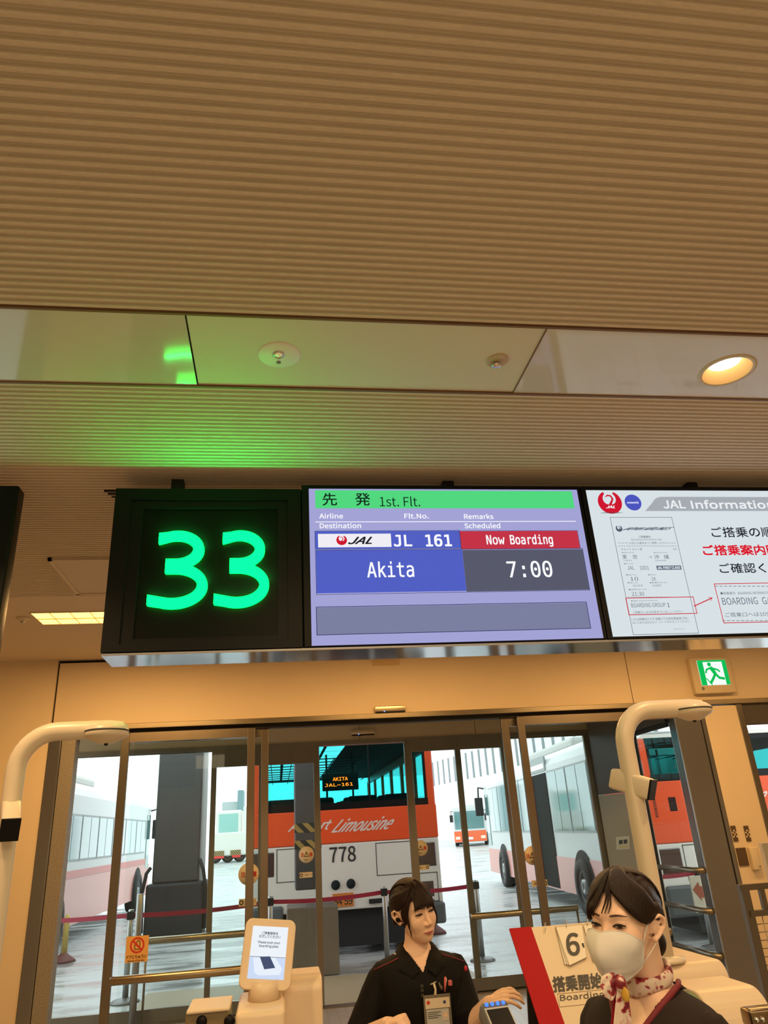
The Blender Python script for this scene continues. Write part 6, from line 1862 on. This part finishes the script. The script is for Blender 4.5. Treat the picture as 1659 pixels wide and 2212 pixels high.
def cloth(pts_l, pts_r, bulge, m_, name, parent):
    mb = MB(); n = len(pts_l); K = 9; vs = []
    for q0, q1 in zip(pts_l, pts_r):
        q0, q1 = Vector(q0), Vector(q1)
        for k in range(K):
            f = k / (K - 1); vs.append(q0.lerp(q1, f) + Vector((0, -1, 0)) * (bulge * math.sin(PI * f) + .004 * math.sin(f * 13)))
    v2 = [v + Vector((0, .003, 0)) for v in vs]
    mb.add(vs, grid_faces(K, n), 0, True); mb.add(v2, grid_faces(K, n), 0, True)
    return mb.build(name, m_, parent, local=True, recalc=False, sub=1)
Ys = 1.90
L2 = lambda px, py, dy=0.0: loc2(px, py, Ys + dy)
m = MB(); m.sphere(L2(1338, 2124), (.016, .016, .018), n=14); m.build('scarf_knot', M_scarf, scarf, local=True)
cloth([L2(1328, 2100), L2(1308, 2102), L2(1296, 2112), L2(1298, 2128)], [L2(1340, 2132), L2(1334, 2140), L2(1328, 2152), L2(1322, 2164)], .012, M_scarf, 'scarf_wing', scarf)
cloth([L2(1334, 2124), L2(1330, 2160), L2(1326, 2200), L2(1322, 2250)], [L2(1352, 2122), L2(1358, 2160), L2(1364, 2200), L2(1366, 2250)], .008, M_scarf, 'scarf_tail', scarf)
cloth([L2(1330, 2150, .012), L2(1322, 2180, .012), L2(1316, 2250, .012)], [L2(1336, 2150, .012), L2(1336, 2190, .012), L2(1334, 2250, .012)], .004, mat('scarf_red', (.36, .010, .02), .5), 'scarf_red_edge', scarf)
m = MB(); q = L2(1350, 2148, -.014); m.sphere(q, (.0115, .003, .015), n=14); m.build('yellow_flower', mat('scarf_yellow', (.62, .38, .05), .5), scarf, local=True)
# hair: parted, swept over both temples, gathered low at the back
h = MB()
def in2(v):
    if v.z < -.075: return False
    if v.y < -.040: return v.z > .066 + .16 * max(0, -(v.y + .085)) - .03 * (abs(v.x) / .06) ** 2
    if v.y < .014: return v.z > .020 - .4 * v.y
    return v.z > (-.060 if v.y > .046 else .012)
hair_cap(h, H2, in2, .006, .004)
px_ = -.006
for k in range(9):    # long sweep to her left
    f = k / 8
    lock(h, H2, [(px_ + .004, -.030 + .03 * f, .125), (.022 + .012 * f, -.074 + .040 * f, .092 + .008 * f), (.052 + .012 * f, -.066 + .046 * f, .046 + .022 * f), (.070, -.034 + .034 * f, .016 + .022 * f), (.076, .004 + .03 * f, .022 + .012 * f), (.064, .060 + .02 * f, -.010)], .0135, .013, .010, flat=.22, taper=.5)
for k in range(9):    # sweep to her right
    f = k / 8
    lock(h, H2, [(px_ - .004, -.030 + .03 * f, .125), (-.030 - .012 * f, -.072 + .040 * f, .090 + .008 * f), (-.058 - .010 * f, -.060 + .046 * f, .042 + .022 * f), (-.070, -.034 + .034 * f, .012 + .022 * f), (-.076, .004 + .03 * f, .018 + .012 * f), (-.064, .060 + .02 * f, -.010)], .0135, .013, .010, flat=.22, taper=.5)
for k in range(6):    # loose fringe strands on the forehead
    lock(h, H2, [(px_, -.04, .122), (-.010 - .006 * k, -.084, .088), (-.022 - .007 * k, -.092, .050), (-.030 - .0065 * k, -.088, .018 + .002 * (k % 3))], .0042, .013, .006, taper=.1)
for k in range(3):
    lock(h, H2, [(px_ + .004, -.04, .122), (.006 + .004 * k, -.088, .086), (.004 + .008 * k, -.098, .048), (-.002 + .008 * k, -.098, .026)], .0022, .013, .006, taper=.1)
for k in range(9):
    x = -.032 + .008 * k
    lock(h, H2, [(px_ + x * .3, -.045, .118), (x * 1.5, .03, .122), (x * 1.9, .09, .06), (x * .9, .10, -.03)], .012, .008, .009, flat=.22, taper=.6)
h.sphere(H2((.012, .104, -.052)), (.034, .030, .036), n=20)
h.build('hair', M_hair2, w2, local=True)
